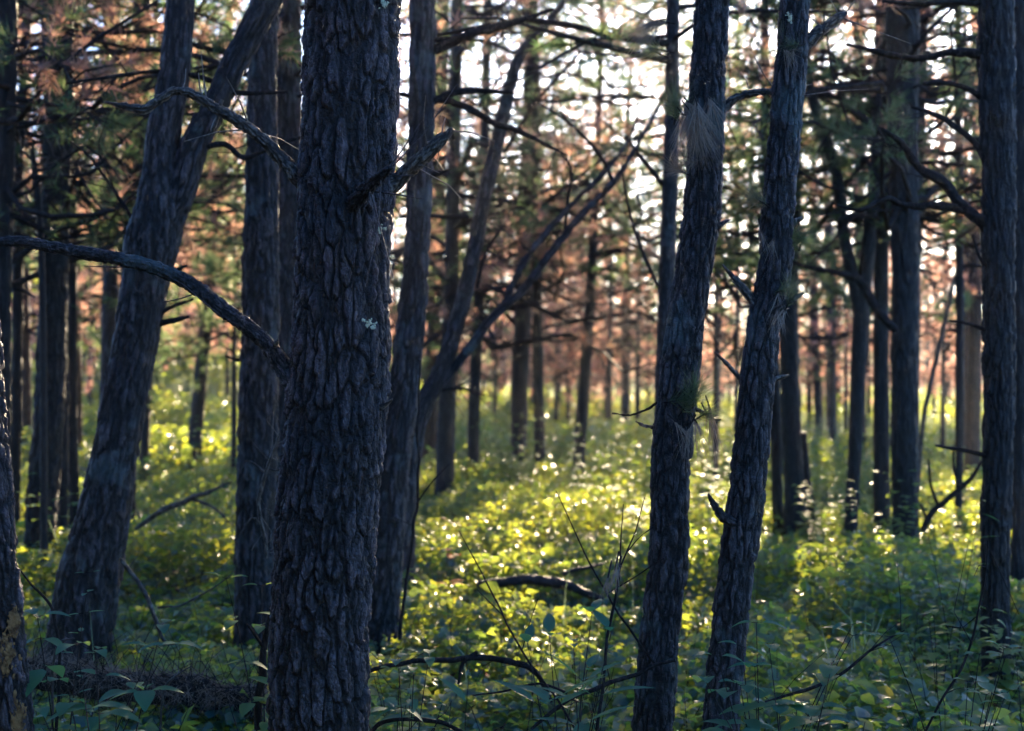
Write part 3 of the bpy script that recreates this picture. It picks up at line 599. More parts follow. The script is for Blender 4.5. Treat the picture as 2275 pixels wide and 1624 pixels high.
pine("lower dark trunk overlapping the right flank of the straight dark left-hand pine", 11.4, [(130, 500, 22), (140, 800, 26), (139, 1000, 26), (137, 1155, 26)], z0=3.6, seed=47, H=10, Lmax=2.2, bark='bark_dark', dead=.15, **FR)
pine("dark trunk along the upper left edge of the picture", 9, [(18, -60, 42), (16, 200, 40), (12, 500, 34), (9, 800, 30), (10, 1170, 30)], z0=3.5, seed=48, H=10, Lmax=2.3, bark='bark_dark', dead=.15, nseg=44, step=.035, amp=.011, pw=.03, ph=.14,
    branches=[[(30, 640, 8), (50, 645, 7), (78, 660, 4)]])
pine("shadowed pair-left trunk between the left edge and the straight dark pine", 11.8, [(45, 300, 20), (40, 600, 22), (38, 800, 23), (32, 1130, 25)], z0=3.6, seed=49, H=10, Lmax=2.2, bark='bark_dark', dead=.9, **FR)
pine("brown trunk ending higher than its neighbour near the left edge", 19, [(56, 450, 20), (53, 650, 26), (57, 940, 28)], z0=3.0, seed=50, H=10, Lmax=2.2, bark='bark_red', dead=.9, **FR)
pine("dead snag with a tangle of broken twigs at its tip near the left edge", 9.2, [(70, 330, 8), (76, 370, 14), (85, 450, 16), (92, 560, 15), (96, 760, 16), (98, 1180, 18)], no_crown=True, seed=51, bark='bark_dark', nseg=20, step=.04, amp=.004, pw=.02, ph=.07,
    branches=[([(78, 370, 8), (110, 350, 8), (150, 355, 6), (170, 330, 3)], 'wood'), ([(80, 380, 9), (125, 372, 9), (160, 370, 7)], 'wood'), ([(85, 420, 6), (105, 390, 5), (140, 345, 4), (168, 326, 3)], 'wood'),
              ([(80, 365, 7), (60, 345, 6), (42, 330, 3)], 'wood'), ([(140, 350, 6), (180, 370, 5), (208, 385, 3)], 'wood'), ([(75, 440, 5), (55, 410, 5), (35, 405, 3)], 'wood')], twiggy=12)

for (lb, px, d, hh, dd, sd) in (
    ("rusty dead-needled young pine glowing right of the lone slender pine", 1415, 25, 4.6, 1.0, 71), ("pinkish dead-needled young pine glowing left of the lone slender pine", 1262, 27, 4.4, 1.0, 72),
    ("golden young pine glowing against the light behind the crossing dark stem", 1345, 30, 6.0, .6, 73), ("rusty young pine glowing low between the two-stemmed pine and the stubbed pine", 1850, 22, 3.4, 1.0, 74),
    ("reddish young pine glowing left of the right-edge pine", 2095, 20, 3.8, 1.0, 75), ("rusty young pine on the bank behind the leaning brown pine", 505, 27, 5.2, .9, 76),
    ("dull green young pine in the shade right of the leaning brown pine", 520, 17, 4.4, .1, 77), ("brown-needled young pine left of the doubled pair of trunks", 1100, 26, 4.8, .9, 78),
    ("tall salmon-needled pine bright behind the doubled pair of trunks", 1180, 31, 6.6, 1.0, 81), ("tall salmon-needled pine bright left of the pine half hidden behind the needle-tuft tree", 1440, 33, 6.8, 1.0, 82),
    ("peach coloured pine bright behind the lone slender pine", 1310, 35, 7.0, .85, 83), ("peach coloured pine bright low behind the crossing dark stem", 1235, 28, 4.4, 1.0, 84),
    ("peach coloured pine in the gap right of the stubbed leaning pine", 1800, 30, 6.2, .9, 85), ("salmon-needled pine behind the trunks of the two-stemmed pine", 1930, 27, 5.6, 1.0, 86),
    ("salmon-needled pine between the widest dark trunk and the thin pole-like pine", 2075, 29, 5.8, .9, 87), ("salmon-needled pine at the far right edge of the wood", 2240, 27, 5.6, 1.0, 88),
    ("peach coloured pine in the gap between the nearest trunk and the grey leaning pine", 1060, 30, 5.6, .9, 89), ("peach coloured pine high on the bank above the leaning brown pine", 400, 32, 6.4, .8, 90),
    ("pale golden pine on the bank beyond the gap left of the broad straight pine", 530, 34, 6.8, .5, 91), ("peach coloured pine on the bank behind the trunks at far left", 190, 30, 6.2, .9, 92),
    ("small salmon pine bright between the lone slender pine and the thin black far trunk", 1340, 38, 5.6, 1.0, 93), ("small salmon pine bright right of the paler far trunk in the middle", 1420, 29, 4.6, 1.0, 94),
    ("small salmon pine bright right behind the crossing dark stem", 1215, 36, 5.6, 1.0, 95), ("pale salmon pine seen between the two close leaning pines", 1620, 34, 5.8, .9, 96),
    ("small salmon pine bright between the grey far trunks of the right-hand gap", 1830, 34, 5.2, 1.0, 97), ("small salmon pine right of the orange lit upright trunk", 1975, 33, 5.4, 1.0, 98),
    ("dark green young pine in the shade behind the gap between the two close leaning pines", 1665, 14.5, 4.7, .05, 99), ("dark green young pine behind the right side of the slim tree with needle tufts", 1590, 17, 5.0, .05, 70),
    ("golden green young pine far behind the two close leaning pines", 1660, 29, 5.0, .4, 79), ("rusty young pine on the bank beyond the straight pine at left", 200, 24, 5.4, .9, 80)):
    x_ = (px - CX) / FPX * d; zb = tz(x_, d); pyb = CY - (zb - EYE) * FPX / d; u_ = FPX / d
    pine(lb, d, [(px + 3, pyb - hh * .7 * u_, .035 * u_), (px, pyb - hh * .35 * u_, .06 * u_), (px, pyb + 2, .09 * u_)], H=hh + zb, z0=(2.0 if d < 18 and hh > 4.5 else 1.5 if hh > 4 else .9) + zb, Lmax=1.5 + .13 * hh, dead=dd * 1.1, bark='bark_dark', seed=sd, nseg=10, step=.15, amp=.003, pw=.03, ph=.1, K=11, nw=.017 if d > 19 else .008, whorl=.34, per=5, bare=.0, tuft=1.0 if d > 18 else 2.4, glow=(.72, .95))

# slender repeated pines along the far edge: one built, the rest copied with their parts
rng = np.random.default_rng(5)
spots = [(-3.2, 34), (-1.4, 37), (.6, 36), (2.1, 39), (3.4, 33), (5.2, 36), (7.0, 34), (8.6, 37), (-5.6, 35), (-7.8, 31), (-9.5, 36), (10.2, 33), (1.4, 30), (6.2, 29.5), (4.4, 41), (-12, 34), (9.3, 28.5), (-.3, 42), (-4.5, 37), (-2.6, 40), (-1.0, 38.5), (-3.6, 43), (-6.6, 37), (-8.4, 39), (-10.5, 38), (.2, 44)]
back = [(-7.5, 46), (-5.2, 49), (-2.8, 46.5), (-.6, 50), (1.5, 47), (3.4, 51), (5.3, 46), (7.4, 50), (9.5, 47), (11.6, 50), (13.6, 46), (2.6, 44.5), (6.4, 43), (-9.8, 48), (4.2, 54), (8.6, 55), (0.6, 55), (12.5, 54)]   # taller, needles dead and glowing
protos = []
for k in range(3):
    x, y = spots[k]; pxx = CX + x / y * FPX; z0_ = tz(x, y); pyb = CY - (z0_ - EYE) * FPX / y
    r, _ = pine("one of the slender hazy pines lining the sunny far edge of the wood", y, [(pxx + 4, pyb - 420, 9), (pxx, pyb - 200, 12), (pxx, pyb + 2, 15)], H=6.5 + k * .6 + z0_, z0=1.3 + .5 * k + z0_, Lmax=1.9, dead=(.5, .95, .7)[k], bark='bark', seed=60 + k, nseg=10, step=.2, amp=.004, pw=.03, ph=.1, K=10, nw=.017, whorl=.4, tuft=1.3, glow=(.7, .95), group=GRP)
    protos.append(r)
for k, (x, y) in enumerate(spots[3:] + back):
    far = k >= len(spots) - 3; src = protos[1 if far and k % 5 else k % 3]; o = src.copy(); C.objects.link(o); o.location = (x, y, tz(x, y)); o.rotation_euler.z = rng.uniform(0, 6.28); s_ = rng.uniform(.85, 1.15) * (1.22 if far else .45 if .5 < x < 10 else 1.25); o.scale = (s_, s_, s_)
    for ch in list(src.children):
        c = ch.copy(); C.objects.link(c); c.parent = o

# far wood beyond the meadow: one mass
G = Geo(); rng = np.random.default_rng(11)
def blob_tree(x, y, z, h, wd, n, dead):
    u = rng.uniform(0, 1, n); a = rng.uniform(0, 6.283, n); prof = wd * (1 - u) ** .7 * (.4 + .6 * np.minimum(1, u * 5)); rr = prof * rng.uniform(.2, 1, n) ** .5
    zz = z + h * (.12 + .88 * u); lob = .8 + .35 * np.sin(a * 3 + u * 14)
    B = np.stack([x + np.cos(a) * rr * lob, y + np.sin(a) * rr * lob, zz + rng.normal(0, .15, n)], 1)
    D = unit(np.stack([np.cos(a), np.sin(a), rng.uniform(-.2, .5, n)], 1))
    needles(G, B, D, 6, .5, .06, rng, 1, np.clip(dead + rng.normal(0, .12, n), 0, 1), .9)
    P = np.array([[[x, y, z - .3], [x, y, z + h * .5], [x, y, z + h * .95]]]); tubes(G, P, np.array([[.16, .1, .02]]), 6, 0, .5)
for k in range(150):
    y = rng.uniform(66, 120); x = rng.uniform(-.50, .50) * y * 1.1; z = tz(x, y)
    h = rng.uniform(5, 9) * (.45 if -.12 < x / y < .26 else .85); dead = rng.choice([.15, .3, .5, .8])
    blob_tree(x, y, z, h, rng.uniform(1.6, 3.0), 420, dead)
o = G.build("far_wood", [M['twig'], M['needles']]); o['kind'] = 'stuff'

# unseen trees added left of and behind the camera to darken trunk sides
G = Geo(); rng = np.random.default_rng(12)
for k in range(34):
    a = R(rng.uniform(165, 318)); rr_ = rng.uniform(6.5, 15); x, y = math.sin(a) * rr_, math.cos(a) * rr_
    if x > -.45 * y - 3.2 and y > 0: continue
    blob_tree(x, y, tz(x, y), rng.uniform(7, 11), rng.uniform(1.4, 2.2), 900, rng.choice([.15, .3, .8]))
o = G.build("unseen_shading_wood", [M['twig'], M['needles']]); o['kind'] = 'stuff'
# ================================================================== undergrowth
rng = np.random.default_rng(21)
TREES = [(o.location.x, o.location.y) for o in C.objects if o.get('category') == 'tree']
def scatter(y0, y1, dens, half=.44, ext=.8):
    A = (y1 - y0) * ((y0 + y1) * half + 2 * ext); n = int(A * dens)
    y = y0 + (y1 - y0) * rng.random(n * 2); keep = rng.random(n * 2) < (y * half + ext) / (y1 * half + ext); y = y[keep]
    x = rng.uniform(-1, 1, len(y)) * (y * half + ext); return x, y
def cover(x, y, size, hmax, seed=0, size_var=.35, geo=None, st=2):
    lump = n2(x, y, .9, 51); fine = n2(x, y, 3.1, 52)
    patch = n2(x, y, .45, 53)
    h = hmax * (.25 + .75 * sstep(.3, .68, lump)) * (.55 + .6 * fine)
    h = h * (1 - .75 * np.exp(-((x - .35) / .75) ** 2 - ((y - 8.75) / .45) ** 2))
    z = terrain(x, y) + h * rng.random(len(x)) ** .55
    az = rng.uniform(0, 6.283, len(x)); tl = rng.normal(-.1, .35, len(x))
    D = np.stack([np.cos(az) * np.cos(tl), np.sin(az) * np.cos(tl), np.sin(tl)], 1)
    Nn = unit(np.stack([rng.normal(0, .75, len(x)), rng.normal(-.15, .75, len(x)), np.ones(len(x))], 1))
    L = size * np.exp(rng.normal(0, size_var, len(x))) * (.75 + .6 * patch)
    t = np.clip(.15 + .5 * (n2(x, y, .8, 54) - .35) + rng.normal(0, .16, len(x)), 0, 1)
    yel = rng.random(len(x)) < .03; t = np.where(yel, rng.uniform(.75, 1, len(x)), t)
    leaves(geo, np.stack([x, y, z], 1), D, Nn, L, L * rng.uniform(.5, .85, len(x)), rng, 0, t, st, .3, .35)
G = Geo()
for (y0, y1, dn, sz, hm, st) in ((2.6, 6, 2000, .048, .42, 2), (6, 11, 1300, .045, .50, 2), (11, 17, 760, .048, .56, 1), (17, 28, 480, .065, .85, 1), (28, 48, 170, .10, 1.25, 1)):
    x, y = scatter(y0, y1, dn, .44, .8); cover(x, y, sz, hm, geo=G, st=st)
o = G.build("undergrowth", [M['leaf']]); o['kind'] = 'stuff'
# stalks of the undergrowth
G = Geo(); x, y = scatter(2.8, 12, 11); z = terrain(x, y); n = len(x); h = rng.uniform(.15, .55, n); ln = rng.normal(0, .25, (n, 2))
P = np.stack([np.stack([x, y, z - .02], 1), np.stack([x + ln[:, 0] * h * .4, y + ln[:, 1] * h * .4, z + h * .55], 1), np.stack([x + ln[:, 0] * h * 1.1, y + ln[:, 1] * h * 1.1, z + h], 1)], 1)
tubes(G, P, np.tile([.0025, .0018, .001], (n, 1)), 4); o = G.build("undergrowth_stalks", [M['twig']]); o['kind'] = 'stuff'
# tall grass of the meadow and in the clearings
G = Geo()
def blades(x, y, h, wd, t):
    n = len(x); z = terrain(x, y); az = rng.uniform(0, 6.283, n); lean = np.abs(rng.normal(0, .3, n)); dr = np.stack([np.cos(az), np.sin(az)], 1)
    sd = np.stack([-dr[:, 1], dr[:, 0], np.zeros(n)], 1) * wd[:, None] * .5
    b = np.stack([x, y, z - .02], 1); m_ = b + np.concatenate([dr * (lean * h * .3)[:, None], (h * .6)[:, None]], 1); tp = b + np.concatenate([dr * (lean * h)[:, None], (h * (1 - .3 * lean))[:, None]], 1)
    V = np.stack([b - sd, b + sd, m_ - sd * .7, m_ + sd * .7, tp], 1).reshape(-1, 3); i = np.arange(n)[:, None] * 5
    G.add(V, np.concatenate([i, i + 1, i + 3, i + 2], 1), 0, np.repeat(t, 5)); G.n -= 0
    s_ = G.n - len(V); G.f.append((np.concatenate([i + 2, i + 3, i + 4], 1).astype(np.int32) + s_, 0))
x, y = scatter(24, 50, 60); k = n2(x, y, .25, 61) + sstep(20, 40, y) * .4 > .6; x, y = x[k], y[k]
blades(x, y, rng.uniform(.4, .95, len(x)), rng.uniform(.012, .03, len(x)), rng.uniform(.2, .8, len(x)))
x, y = scatter(50, 110, 12, .5); blades(x, y, rng.uniform(.5, 1.2, len(x)), rng.uniform(.04, .09, len(x)), rng.uniform(.3, 1, len(x)))
x, y = scatter(3, 22, 1.6); blades(x, y, rng.uniform(.3, .7, len(x)), rng.uniform(.004, .010, len(x)), rng.uniform(.0, .5, len(x)))
o = G.build("grass", [M['grass']]); o['kind'] = 'stuff'
# fallen needles and litter under the leaves
G = Geo(); x, y = scatter(2.6, 9, 500); n = len(x); B = np.stack([x, y, terrain(x, y) + rng.uniform(0, .05, n)], 1)
D = unit(rng.normal(size=(n, 3)) * [1, 1, .25]); needles(G, B, D, 1, .14, .003, rng, 0, np.full(n, .95), .3)
o = G.build("needle_litter", [M['needles']]); o['kind'] = 'stuff'

# ================================================================== single plants
def ground_pt(px, d, dy=0): x = (px - CX) / FPX * d; return (x, d, tz(x, d))
def herb(name, label, cat, px, d, h, stems, nl, L, W, tint, group=None, whorl=False, seed=0, up=.2, arch=.35, droop=.5, st=4, z0=.35):
    """Leafy herb: stems rise from one foot, leaves in pairs along the upper part of every stem."""
    rg = np.random.default_rng(900 + seed); loc = ground_pt(px, d); r = thing(name, label, cat, loc, group); GS, GL = Geo(), Geo()
    for s_ in range(stems):
        az = rg.uniform(0, 6.28); hh = h * rg.uniform(.75, 1.1); ar = arch * rg.uniform(.2, 1.2) * hh if stems > 1 else arch * hh * .3
        t = np.linspace(0, 1, 6)[:, None]; P = np.array(loc) + np.array([math.cos(az), math.sin(az), 0]) * ar * t ** 1.6 + np.array([0, 0, 1.]) * hh * t
        P[0, 2] -= .02; tubes(GS, P[None], (.0035 * (1 - .7 * t[:, 0]))[None], 5)
        ks = np.linspace(z0, 1, nl)
        for j, u in enumerate(ks):
            i = min(4, int(u * 5)); c = P[i] + (P[i + 1] - P[i]) * (u * 5 - i); m_ = 2 if not whorl else 4
            for q in range(m_):
                a = j * 1.57 + q * 6.283 / m_ + rg.normal(0, .3); D = np.array([[math.cos(a), math.sin(a), up + rg.normal(0, .2)]]); Nn = np.array([[-.3 * math.cos(a), -.3 * math.sin(a), 1.]])
                pet = c + D[0] * .015; tubes(GS, np.stack([c, (c + pet) / 2, pet])[None], np.array([[.0015, .0012, .001]]), 3)
                sc = rg.uniform(.75, 1.1) * (1 - .25 * (u > .95)); leaves(GL, pet[None], D, Nn, np.array([L * sc]), np.array([W * sc]), rg, 0, np.array([np.clip(tint + rg.normal(0, .08), 0, 1)]), st, .22, droop)
    GS.build('stem', [M['twig']], r, loc); GL.build('foliage', [M['broad_leaf']], r, loc); return r
herb("leafy_plant", "low bushy plant with broad pointed leaves beside the fungus-spotted trunk at the left", "plant", 150, 4.1, .84, 6, 5, .105, .062, .12, seed=1, droop=.7)
herb("leafy_plant", "second broad-leaved plant spreading left of the nearest trunk along the bottom edge", "plant", 235, 3.9, .78, 6, 4, .11, .06, .2, seed=2, droop=.7)
herb("fern_like_plant", "upright stalk with paired narrow leaflets in front of the leaning forked trunk", "plant", 136, 4.5, .95, 1, 9, .05, .02, .1, seed=3, z0=.45, up=.05, droop=.15)
herb("leafy_plant", "yellow-green sapling sprig by the left foot of the nearest trunk", "plant", 590, 4.9, .85, 4, 5, .085, .05, .45, seed=4)
herb("leafy_plant", "broad teal plant with star-like leaves left of the tree with needle tufts", "plant", 1255, 4.0, .84, 5, 4, .15, .05, .08, seed=5, up=.5, droop=.3)
herb("leafy_plant", "pale narrow-leaved plant at the bottom edge left of the star-leaved one", "plant", 1195, 3.7, .80, 4, 3, .13, .045, .22, seed=6, up=.6, droop=.35)
herb("leafy_plant", "large-leaved green plant right of the foot of the stubbed leaning pine", "plant", 1690, 4.3, .86, 7, 5, .10, .066, .14, seed=7, droop=.7)
herb("leafy_plant", "low broad-leaved plant at the bottom edge right of the stubbed leaning pine", "plant", 1760, 4.0, .76, 6, 4, .10, .064, .22, seed=8, droop=.6)
herb("leafy_plant", "sunlit climbing plant round the foot of the right-edge pine", "plant", 2235, 6.2, .45, 7, 5, .085, .06, .6, seed=9, droop=.8)
herb("leafy_plant", "glowing yellow plant in the gap left of the right-edge pine", "plant", 2085, 5.9, .56, 5, 6, .08, .05, .75, seed=10)
herb("fern_like_plant", "tall stalk of stacked narrow leaflets left of the right-edge pine", "plant", 2120, 6.5, .98, 2, 12, .11, .026, .35, seed=11, z0=.3, up=.05, droop=.2, arch=.2)
herb("leafy_plant", "bright green sprig beside the fallen grey branch right of the nearest trunk", "plant", 880, 5.3, .55, 4, 5, .075, .05, .4, seed=12)
herb("leafy_plant", "heart-leaved pale green creeper between the two fallen branches", "plant", 1290, 4.8, .62, 6, 4, .05, .045, .05, seed=13)
herb("leafy_plant", "dark leafy clump at the bottom edge right of the nearest trunk", "plant", 905, 4.4, .68, 7, 4, .085, .05, .1, seed=14)
herb("leafy_plant", "leafy clump at the bottom right corner below the right-edge pine", "plant", 2130, 4.3, .74, 8, 5, .07, .045, .3, seed=15)
herb("leafy_plant", "small twinkling yellow sprig in the left foreground shade", "plant", 420, 5.6, .5, 3, 4, .07, .045, .85, seed=16)
for (lb, px, d, h, st_, tn_, sd_) in (("knee-high leafy bush at the foot of the lone slender pine", 1300, 14.5, .95, 9, .35, 30), ("knee-high leafy bush in front of the doubled pair of trunks", 1150, 15.5, 1.05, 10, .45, 31),
    ("bushy sunlit plant in front of the widest dark trunk", 1985, 9.8, .75, 9, .5, 32), ("bushy sunlit plant left of the foot of the two-stemmed pine", 1800, 10.6, .8, 9, .55, 33),
    ("dark leafy bush on the bank left of the broad straight pine", 470, 13, 1.0, 10, .2, 34), ("leafy bush at the foot of the straight dark left-hand pine", 150, 9.4, .85, 9, .3, 35),
    ("bright leafy bush in the sunlit leaves left of the needle-tuft tree", 1400, 11.5, .85, 10, .6, 36), ("leafy bush right of the slim tree with needle tufts, beyond the stubbed pine", 1590, 13, .95, 9, .4, 37)):
    herb("leafy_bush", lb, "bush", px, d, h, st_, 7, .085, .06, tn_, seed=sd_, arch=.55)
# orange autumn leaves
r = herb("autumn_seedling", "small seedling with bright orange leaves right of the nearest trunk", "plant", 990, 9.0, .62, 2, 3, .09, .05, .95, seed=17)
m, n, l, b = mat("orange_leaf"); b.inputs["Base Color"].default_value = (.5, .16, .03, 1); trn = n.new("ShaderNodeBsdfTranslucent"); trn.inputs[0].default_value = (.9, .30, .05, 1)
ms = n.new("ShaderNodeMixShader"); l.new(b.outputs[0], ms.inputs[1]); l.new(trn.outputs[0], ms.inputs[2]); l.new(ms.outputs[0], n["Material Output"].inputs["Surface"])
for ch in r.children:
    if ch.name.startswith('foliage'): ch.data.materials[0] = m
def grass_tuft(label, px, d, h, n_, tint, seed):
    global G, rng
    loc = ground_pt(px, d); old = G, rng; G = Geo(); rng = np.random.default_rng(seed)
    x = loc[0] + rng.normal(0, .03, n_); y = loc[1] + rng.normal(0, .03, n_)
    blades(x, y, h * rng.uniform(.5, 1.1, n_), rng.uniform(.008, .016, n_), np.clip(tint + rng.normal(0, .1, n_), 0, 1)); o = G.build("grass_tuft", [M['grass']], None, loc); G, rng = old
    return tag(o, label, "grass tuft")
grass_tuft("tall bright grass blades standing alone in the right foreground leaves", 1915, 6.3, .85, 6, .25, 1)
grass_tuft("shorter curved grass blades left of the tall bright ones", 1858, 6.1, .55, 7, .35, 2)

# ================================================================== bare saplings and fallen wood
def twigs_obj(name, label, cat, strands, m='twig', amp=.001, seed=0, fuzz=0, fine=8, shag=0):
    """Traced woody strands (first is the main stem); each strand after it is a child branch."""
    P0 = np.array(px_path(strands[0][0], strands[0][1])); b0 = P0[np.argmin(P0[:, 2])]; loc = tuple(b0[:3])
    r = thing(name, label, cat, loc); rg = np.random.default_rng(300 + seed)
    for k, (d, pts) in enumerate(strands):
        P = crom(np.array(px_path(d, pts)), .09); P[1:-1, :3] += rg.normal(0, .35, (len(P) - 2, 3)) * np.minimum(P[1:-1, 3:4] * 1.1, .009); G = Geo(); Q = limb(G, P, fine if P[:, 3].max() < .02 else 20, .02, amp if P[:, 3].max() > .006 else 0, .015, .05, seed + k, lump=.15)
        if fuzz and k == 0:
            n_ = fuzz; ii = rg.integers(1, len(Q) - 1, n_); dd = unit(rg.normal(size=(n_, 3)) + [0, 0, .3]); L = rg.uniform(.04, .22, n_)[:, None]; cv = rg.normal(0, .3, (n_, 3)); c0 = Q[ii, :3] + dd * Q[ii, 3:4] * .8
            tubes(G, np.stack([c0, c0 + dd * L * .5, c0 + (dd + cv) * L], 1), np.tile([.002, .0015, .0008], (n_, 1)), 3)
        G.build('stem' if k == 0 else 'branch', [M[m]], r, loc)
    if shag:
        P = np.array(px_path(strands[0][0], strands[0][1])); Q = crom(P, .01); ii = rg.integers(0, len(Q), shag); a = rg.uniform(0, 6.28, shag)
        B = Q[ii, :3] + np.stack([np.zeros(shag), np.cos(a), np.abs(np.sin(a))], 1) * Q[ii, 3:4] * .98; D = unit(rg.normal(size=(shag, 3)) * [1, .6, .5] + [0, -.2, -.1])
        G = Geo(); needles(G, B, D, 3, .13, .003, rg, 0, rg.uniform(.2, .85, shag), .8, .25); G.build('needle_mat', [M['dry_needles']], r, loc)
    return r
r = twigs_obj("bare_sapling", "bare forked sapling with brown needles caught in its fork, before the bright leaves", "sapling",
    [(4.2, [(1318, 1700, 9.8), (1330, 1600, 9.0), (1345, 1480, 7.5), (1362, 1360, 6.8), (1377, 1262, 6.0)]), (4.2, [(1377, 1262, 4.5), (1395, 1220, 3.8), (1412, 1180, 3.0), (1432, 1105, 1.6)]),
     (4.2, [(1377, 1262, 3.8), (1380, 1200, 3.0), (1385, 1120, 1.6)]), (4.2, [(1395, 1225, 3.0), (1420, 1195, 2.2), (1452, 1170, 1.6)])], seed=1)
tuft(1376, 1268, 4.18, (-.1, -.5, -.6), .85, 3, r, .08, wd=.0018, K=24, droop=.5)
twigs_obj("fallen_twig", "long thin dark twig slanting through the sunlit leaves in the middle", "twig", [(4.6, [(1320, 1690, 4.8), (1240, 1560, 4.8), (1150, 1430, 4.2), (1090, 1310, 3.6), (1020, 1180, 1.8)]), (4.6, [(1120, 1370, 2.4), (1100, 1350, 2.4), (1060, 1310, 1.6)]), (4.6, [(1160, 1445, 2.4), (1175, 1390, 1.8), (1195, 1330, 1.6)])], seed=2)
twigs_obj("fallen_twig", "wiry twig from the sunlit leaves down toward the needle-tuft tree", "twig", [(4.9, [(1460, 1480, 5), (1400, 1400, 5), (1320, 1270, 4), (1235, 1090, 2)]), (4.9, [(1350, 1318, 3), (1420, 1275, 3), (1475, 1240, 2)])], seed=3)
twigs_obj("thin_sapling", "thin bent sapling rising along the right side of the second trunk", "sapling", [(6.6, [(888, 1420, 8), (905, 1270, 7), (922, 1160, 6), (930, 1050, 6), (928, 950, 5), (934, 800, 3)]), (6.6, [(925, 1120, 4), (960, 1070, 3), (1000, 1030, 2)])], seed=4, fuzz=8)
twigs_obj("dead_twig", "sunlit reddish dead twig standing in front of the broad left pine", "twig", [(5.6, [(592, 1240, 7), (585, 1180, 8), (575, 1110, 9), (588, 1060, 9), (605, 1010, 6), (622, 960, 3)]), (5.6, [(590, 1052, 6), (565, 1030, 4), (545, 1025, 3), (535, 1045, 2)]), (5.6, [(595, 1040, 5), (612, 1045, 4), (622, 1038, 2)]), (5.6, [(583, 1170, 5), (560, 1150, 4), (530, 1190, 3), (520, 1200, 2)])], m='wood', seed=5, fuzz=14)
twigs_obj("dead_sapling", "brown woody stem leaning against the left foot of the nearest trunk", "sapling", [(5.0, [(574, 1620, 18), (578, 1540, 18), (584, 1470, 17), (592, 1400, 13), (604, 1340, 6)]), (5.0, [(586, 1440, 7), (560, 1400, 6), (548, 1385, 3)])], seed=6)
twigs_obj("vine", "dark thin vine arching beside the fungus-spotted trunk at the left", "vine", [(4.6, [(122, 1700, 8), (128, 1560, 8), (130, 1440, 7), (112, 1350, 7), (70, 1300, 5), (40, 1260, 3)])], seed=7)
twigs_obj("pale_twig", "pale crooked twig beside the paired-leaflet stalk at the lower left", "twig", [(4.7, [(116, 1620, 6), (116, 1540, 6), (118, 1470, 6), (133, 1425, 5), (165, 1418, 3)])], m='wood', seed=8)
twigs_obj("pale_twig", "pale hooked twig rising from the fallen log at lower left", "twig", [(4.8, [(355, 1640, 5), (362, 1560, 5), (368, 1525, 5), (395, 1500, 4), (425, 1480, 2)])], m='wood', seed=9)
twigs_obj("fallen_log", "shaggy brown fallen log between the leaning trunk and the nearest trunk", "log", [(5.5, [(40, 1496, 62), (150, 1508, 68), (240, 1522, 70), (340, 1530, 66), (430, 1540, 72), (500, 1560, 60), (560, 1556, 62), (600, 1580, 54), (660, 1600, 46)])], m='twig', amp=.006, seed=10, fuzz=420, fine=30, shag=1300)
twigs_obj("fallen_log", "dark low log half sunk in the sunlit leaves in the middle", "log", [(9.0, [(1060, 1300, 16), (1120, 1293, 22), (1190, 1288, 24), (1260, 1300, 22), (1320, 1326, 16), (1400, 1350, 12)]), (9.0, [(1250, 1275, 12), (1300, 1262, 9), (1340, 1252, 5)])], m='bark_dark', amp=.005, seed=11, fuzz=16, fine=20)
twigs_obj("fallen_branch", "grey fallen branch bridging the leaves right of the nearest trunk", "branch", [(5.4, [(820, 1490, 10.4), (890, 1475, 11.2), (1000, 1466, 12.8), (1090, 1462, 14.4), (1150, 1472, 14.4), (1195, 1500, 12.8), (1225, 1560, 9.6)]), (5.4, [(1060, 1448, 9.6), (1030, 1475, 8.8), (1018, 1520, 6.4)])], amp=.002, seed=12, fuzz=10)
twigs_obj("fallen_branch", "curved smooth branch lying at the bottom by the nearest trunk", "branch", [(4.5, [(815, 1640, 9.6), (845, 1606, 11.2), (890, 1594, 12.0), (950, 1600, 12.0), (1010, 1618, 9.6), (1080, 1655, 8.0)])], amp=.001, seed=13, fuzz=8)
twigs_obj("fallen_branch", "long low branch rising to the right behind the star-leaved plant", "branch", [(4.8, [(1180, 1620, 7.5), (1260, 1556, 10.5), (1320, 1530, 11.2), (1390, 1508, 10.5), (1450, 1482, 9.0), (1500, 1466, 6.8)]), (4.8, [(1260, 1540, 6.8), (1200, 1520, 5.2), (1120, 1535, 4.5), (1050, 1545, 3.0)])], amp=.002, seed=14, fuzz=14)
twigs_obj("dead_branch", "pale dead branch propped up on the leaves behind the broad left pine", "branch", [(9.0, [(300, 1175, 8), (336, 1150, 12), (380, 1125, 13), (430, 1105, 12), (470, 1088, 9), (515, 1070, 4)]), (9.0, [(420, 1108, 7), (470, 1125, 6), (520, 1170, 4)])], m='wood', seed=15, fuzz=14)
twigs_obj("dead_branch", "bent bare branch dropping through the shade right of the leaning trunk", "branch", [(6.6, [(380, 1440, 7), (350, 1390, 10), (330, 1330, 11), (300, 1285, 11), (268, 1240, 9)]), (6.6, [(350, 1350, 5), (400, 1345, 5), (470, 1310, 4), (520, 1270, 2)])], m='wood', seed=16, fuzz=8)
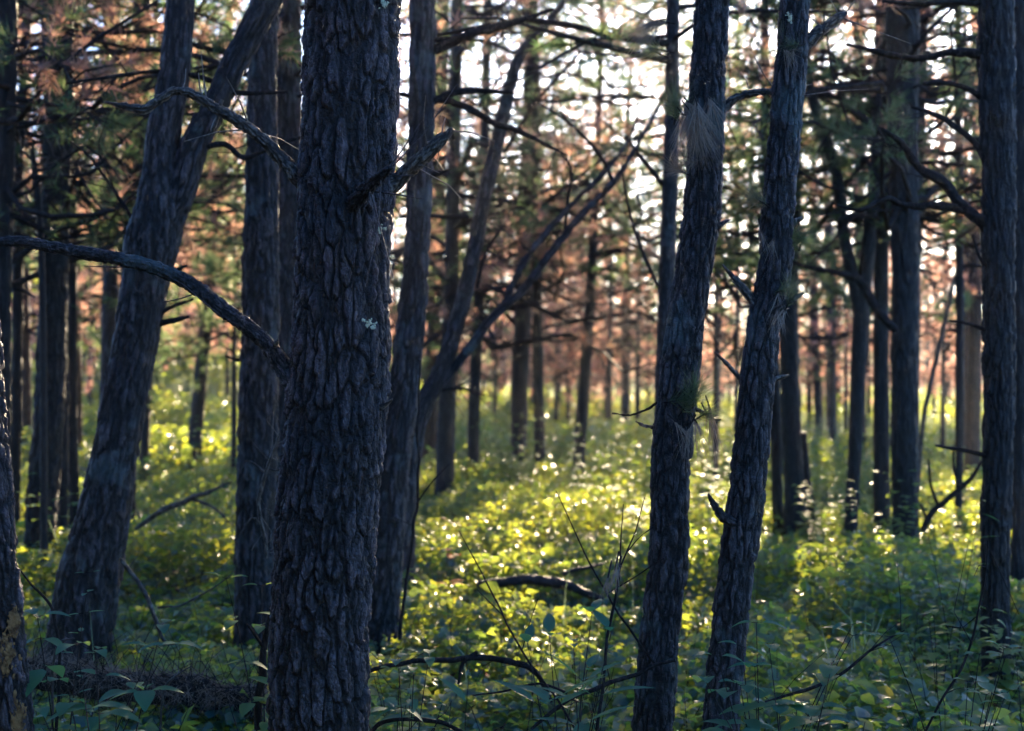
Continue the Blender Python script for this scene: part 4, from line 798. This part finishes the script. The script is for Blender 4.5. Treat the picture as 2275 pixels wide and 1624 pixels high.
twigs_obj("dead_branch", "dark forked dead branch on the ground left of the right-edge pine", "branch", [(9.5, [(2050, 1180, 14), (2075, 1135, 14), (2110, 1105, 13), (2150, 1070, 11), (2185, 1020, 6)]), (9.5, [(2085, 1125, 8), (2070, 1080, 7), (2062, 1020, 5)]), (9.5, [(2130, 1090, 8), (2120, 1040, 6), (2118, 990, 4)]), (9.5, [(2070, 1135, 10), (2060, 1150, 8), (2045, 1120, 5)])], seed=17, fuzz=20)
twigs_obj("leaning_pole", "thin reddish dead pole leaning right beside the widest dark trunk", "pole", [(13, [(2035, 1120, 10), (2050, 950, 11), (2075, 820, 11), (2105, 690, 10), (2125, 600, 7)])], m='wood', seed=18, fuzz=10)
twigs_obj("fallen_twig", "thin twig crossing the leaves in the lower right corner", "twig", [(4.6, [(2020, 1690, 5), (2090, 1560, 6), (2150, 1450, 6), (2185, 1300, 4), (2195, 1200, 2)])], seed=19, fuzz=10)
twigs_obj("fallen_twig", "twig lying by the large-leaved plant right of the stubbed leaning pine", "twig", [(4.9, [(1700, 1560, 6), (1800, 1530, 8), (1880, 1490, 8), (1940, 1440, 6), (2010, 1400, 3)])], seed=20, fuzz=8)

# ================================================================== air
if HAZE:
    x0, x1, y0, y1, z0, z1 = -450, 450, -40, 560, -40, 60
    V = [(a, b_, c) for a in (x0, x1) for b_ in (y0, y1) for c in (z0, z1)]
    F = [(0, 1, 3, 2), (4, 6, 7, 5), (0, 4, 5, 1), (2, 3, 7, 6), (0, 2, 6, 4), (1, 5, 7, 3)]
    m = bpy.data.materials.new("haze_air"); m.use_nodes = True; n = m.node_tree.nodes; n.remove(n["Principled BSDF"])
    pv = n.new("ShaderNodeVolumePrincipled"); pv.inputs["Density"].default_value = HAZE; pv.inputs["Color"].default_value = (.92, .92, .95, 1); pv.inputs["Anisotropy"].default_value = .75
    m.node_tree.links.new(pv.outputs[0], n["Material Output"].inputs["Volume"])
    me = bpy.data.meshes.new("haze"); me.from_pydata(V, [], F); me.materials.append(m); o = bpy.data.objects.new("haze", me); C.objects.link(o); o['kind'] = 'stuff'
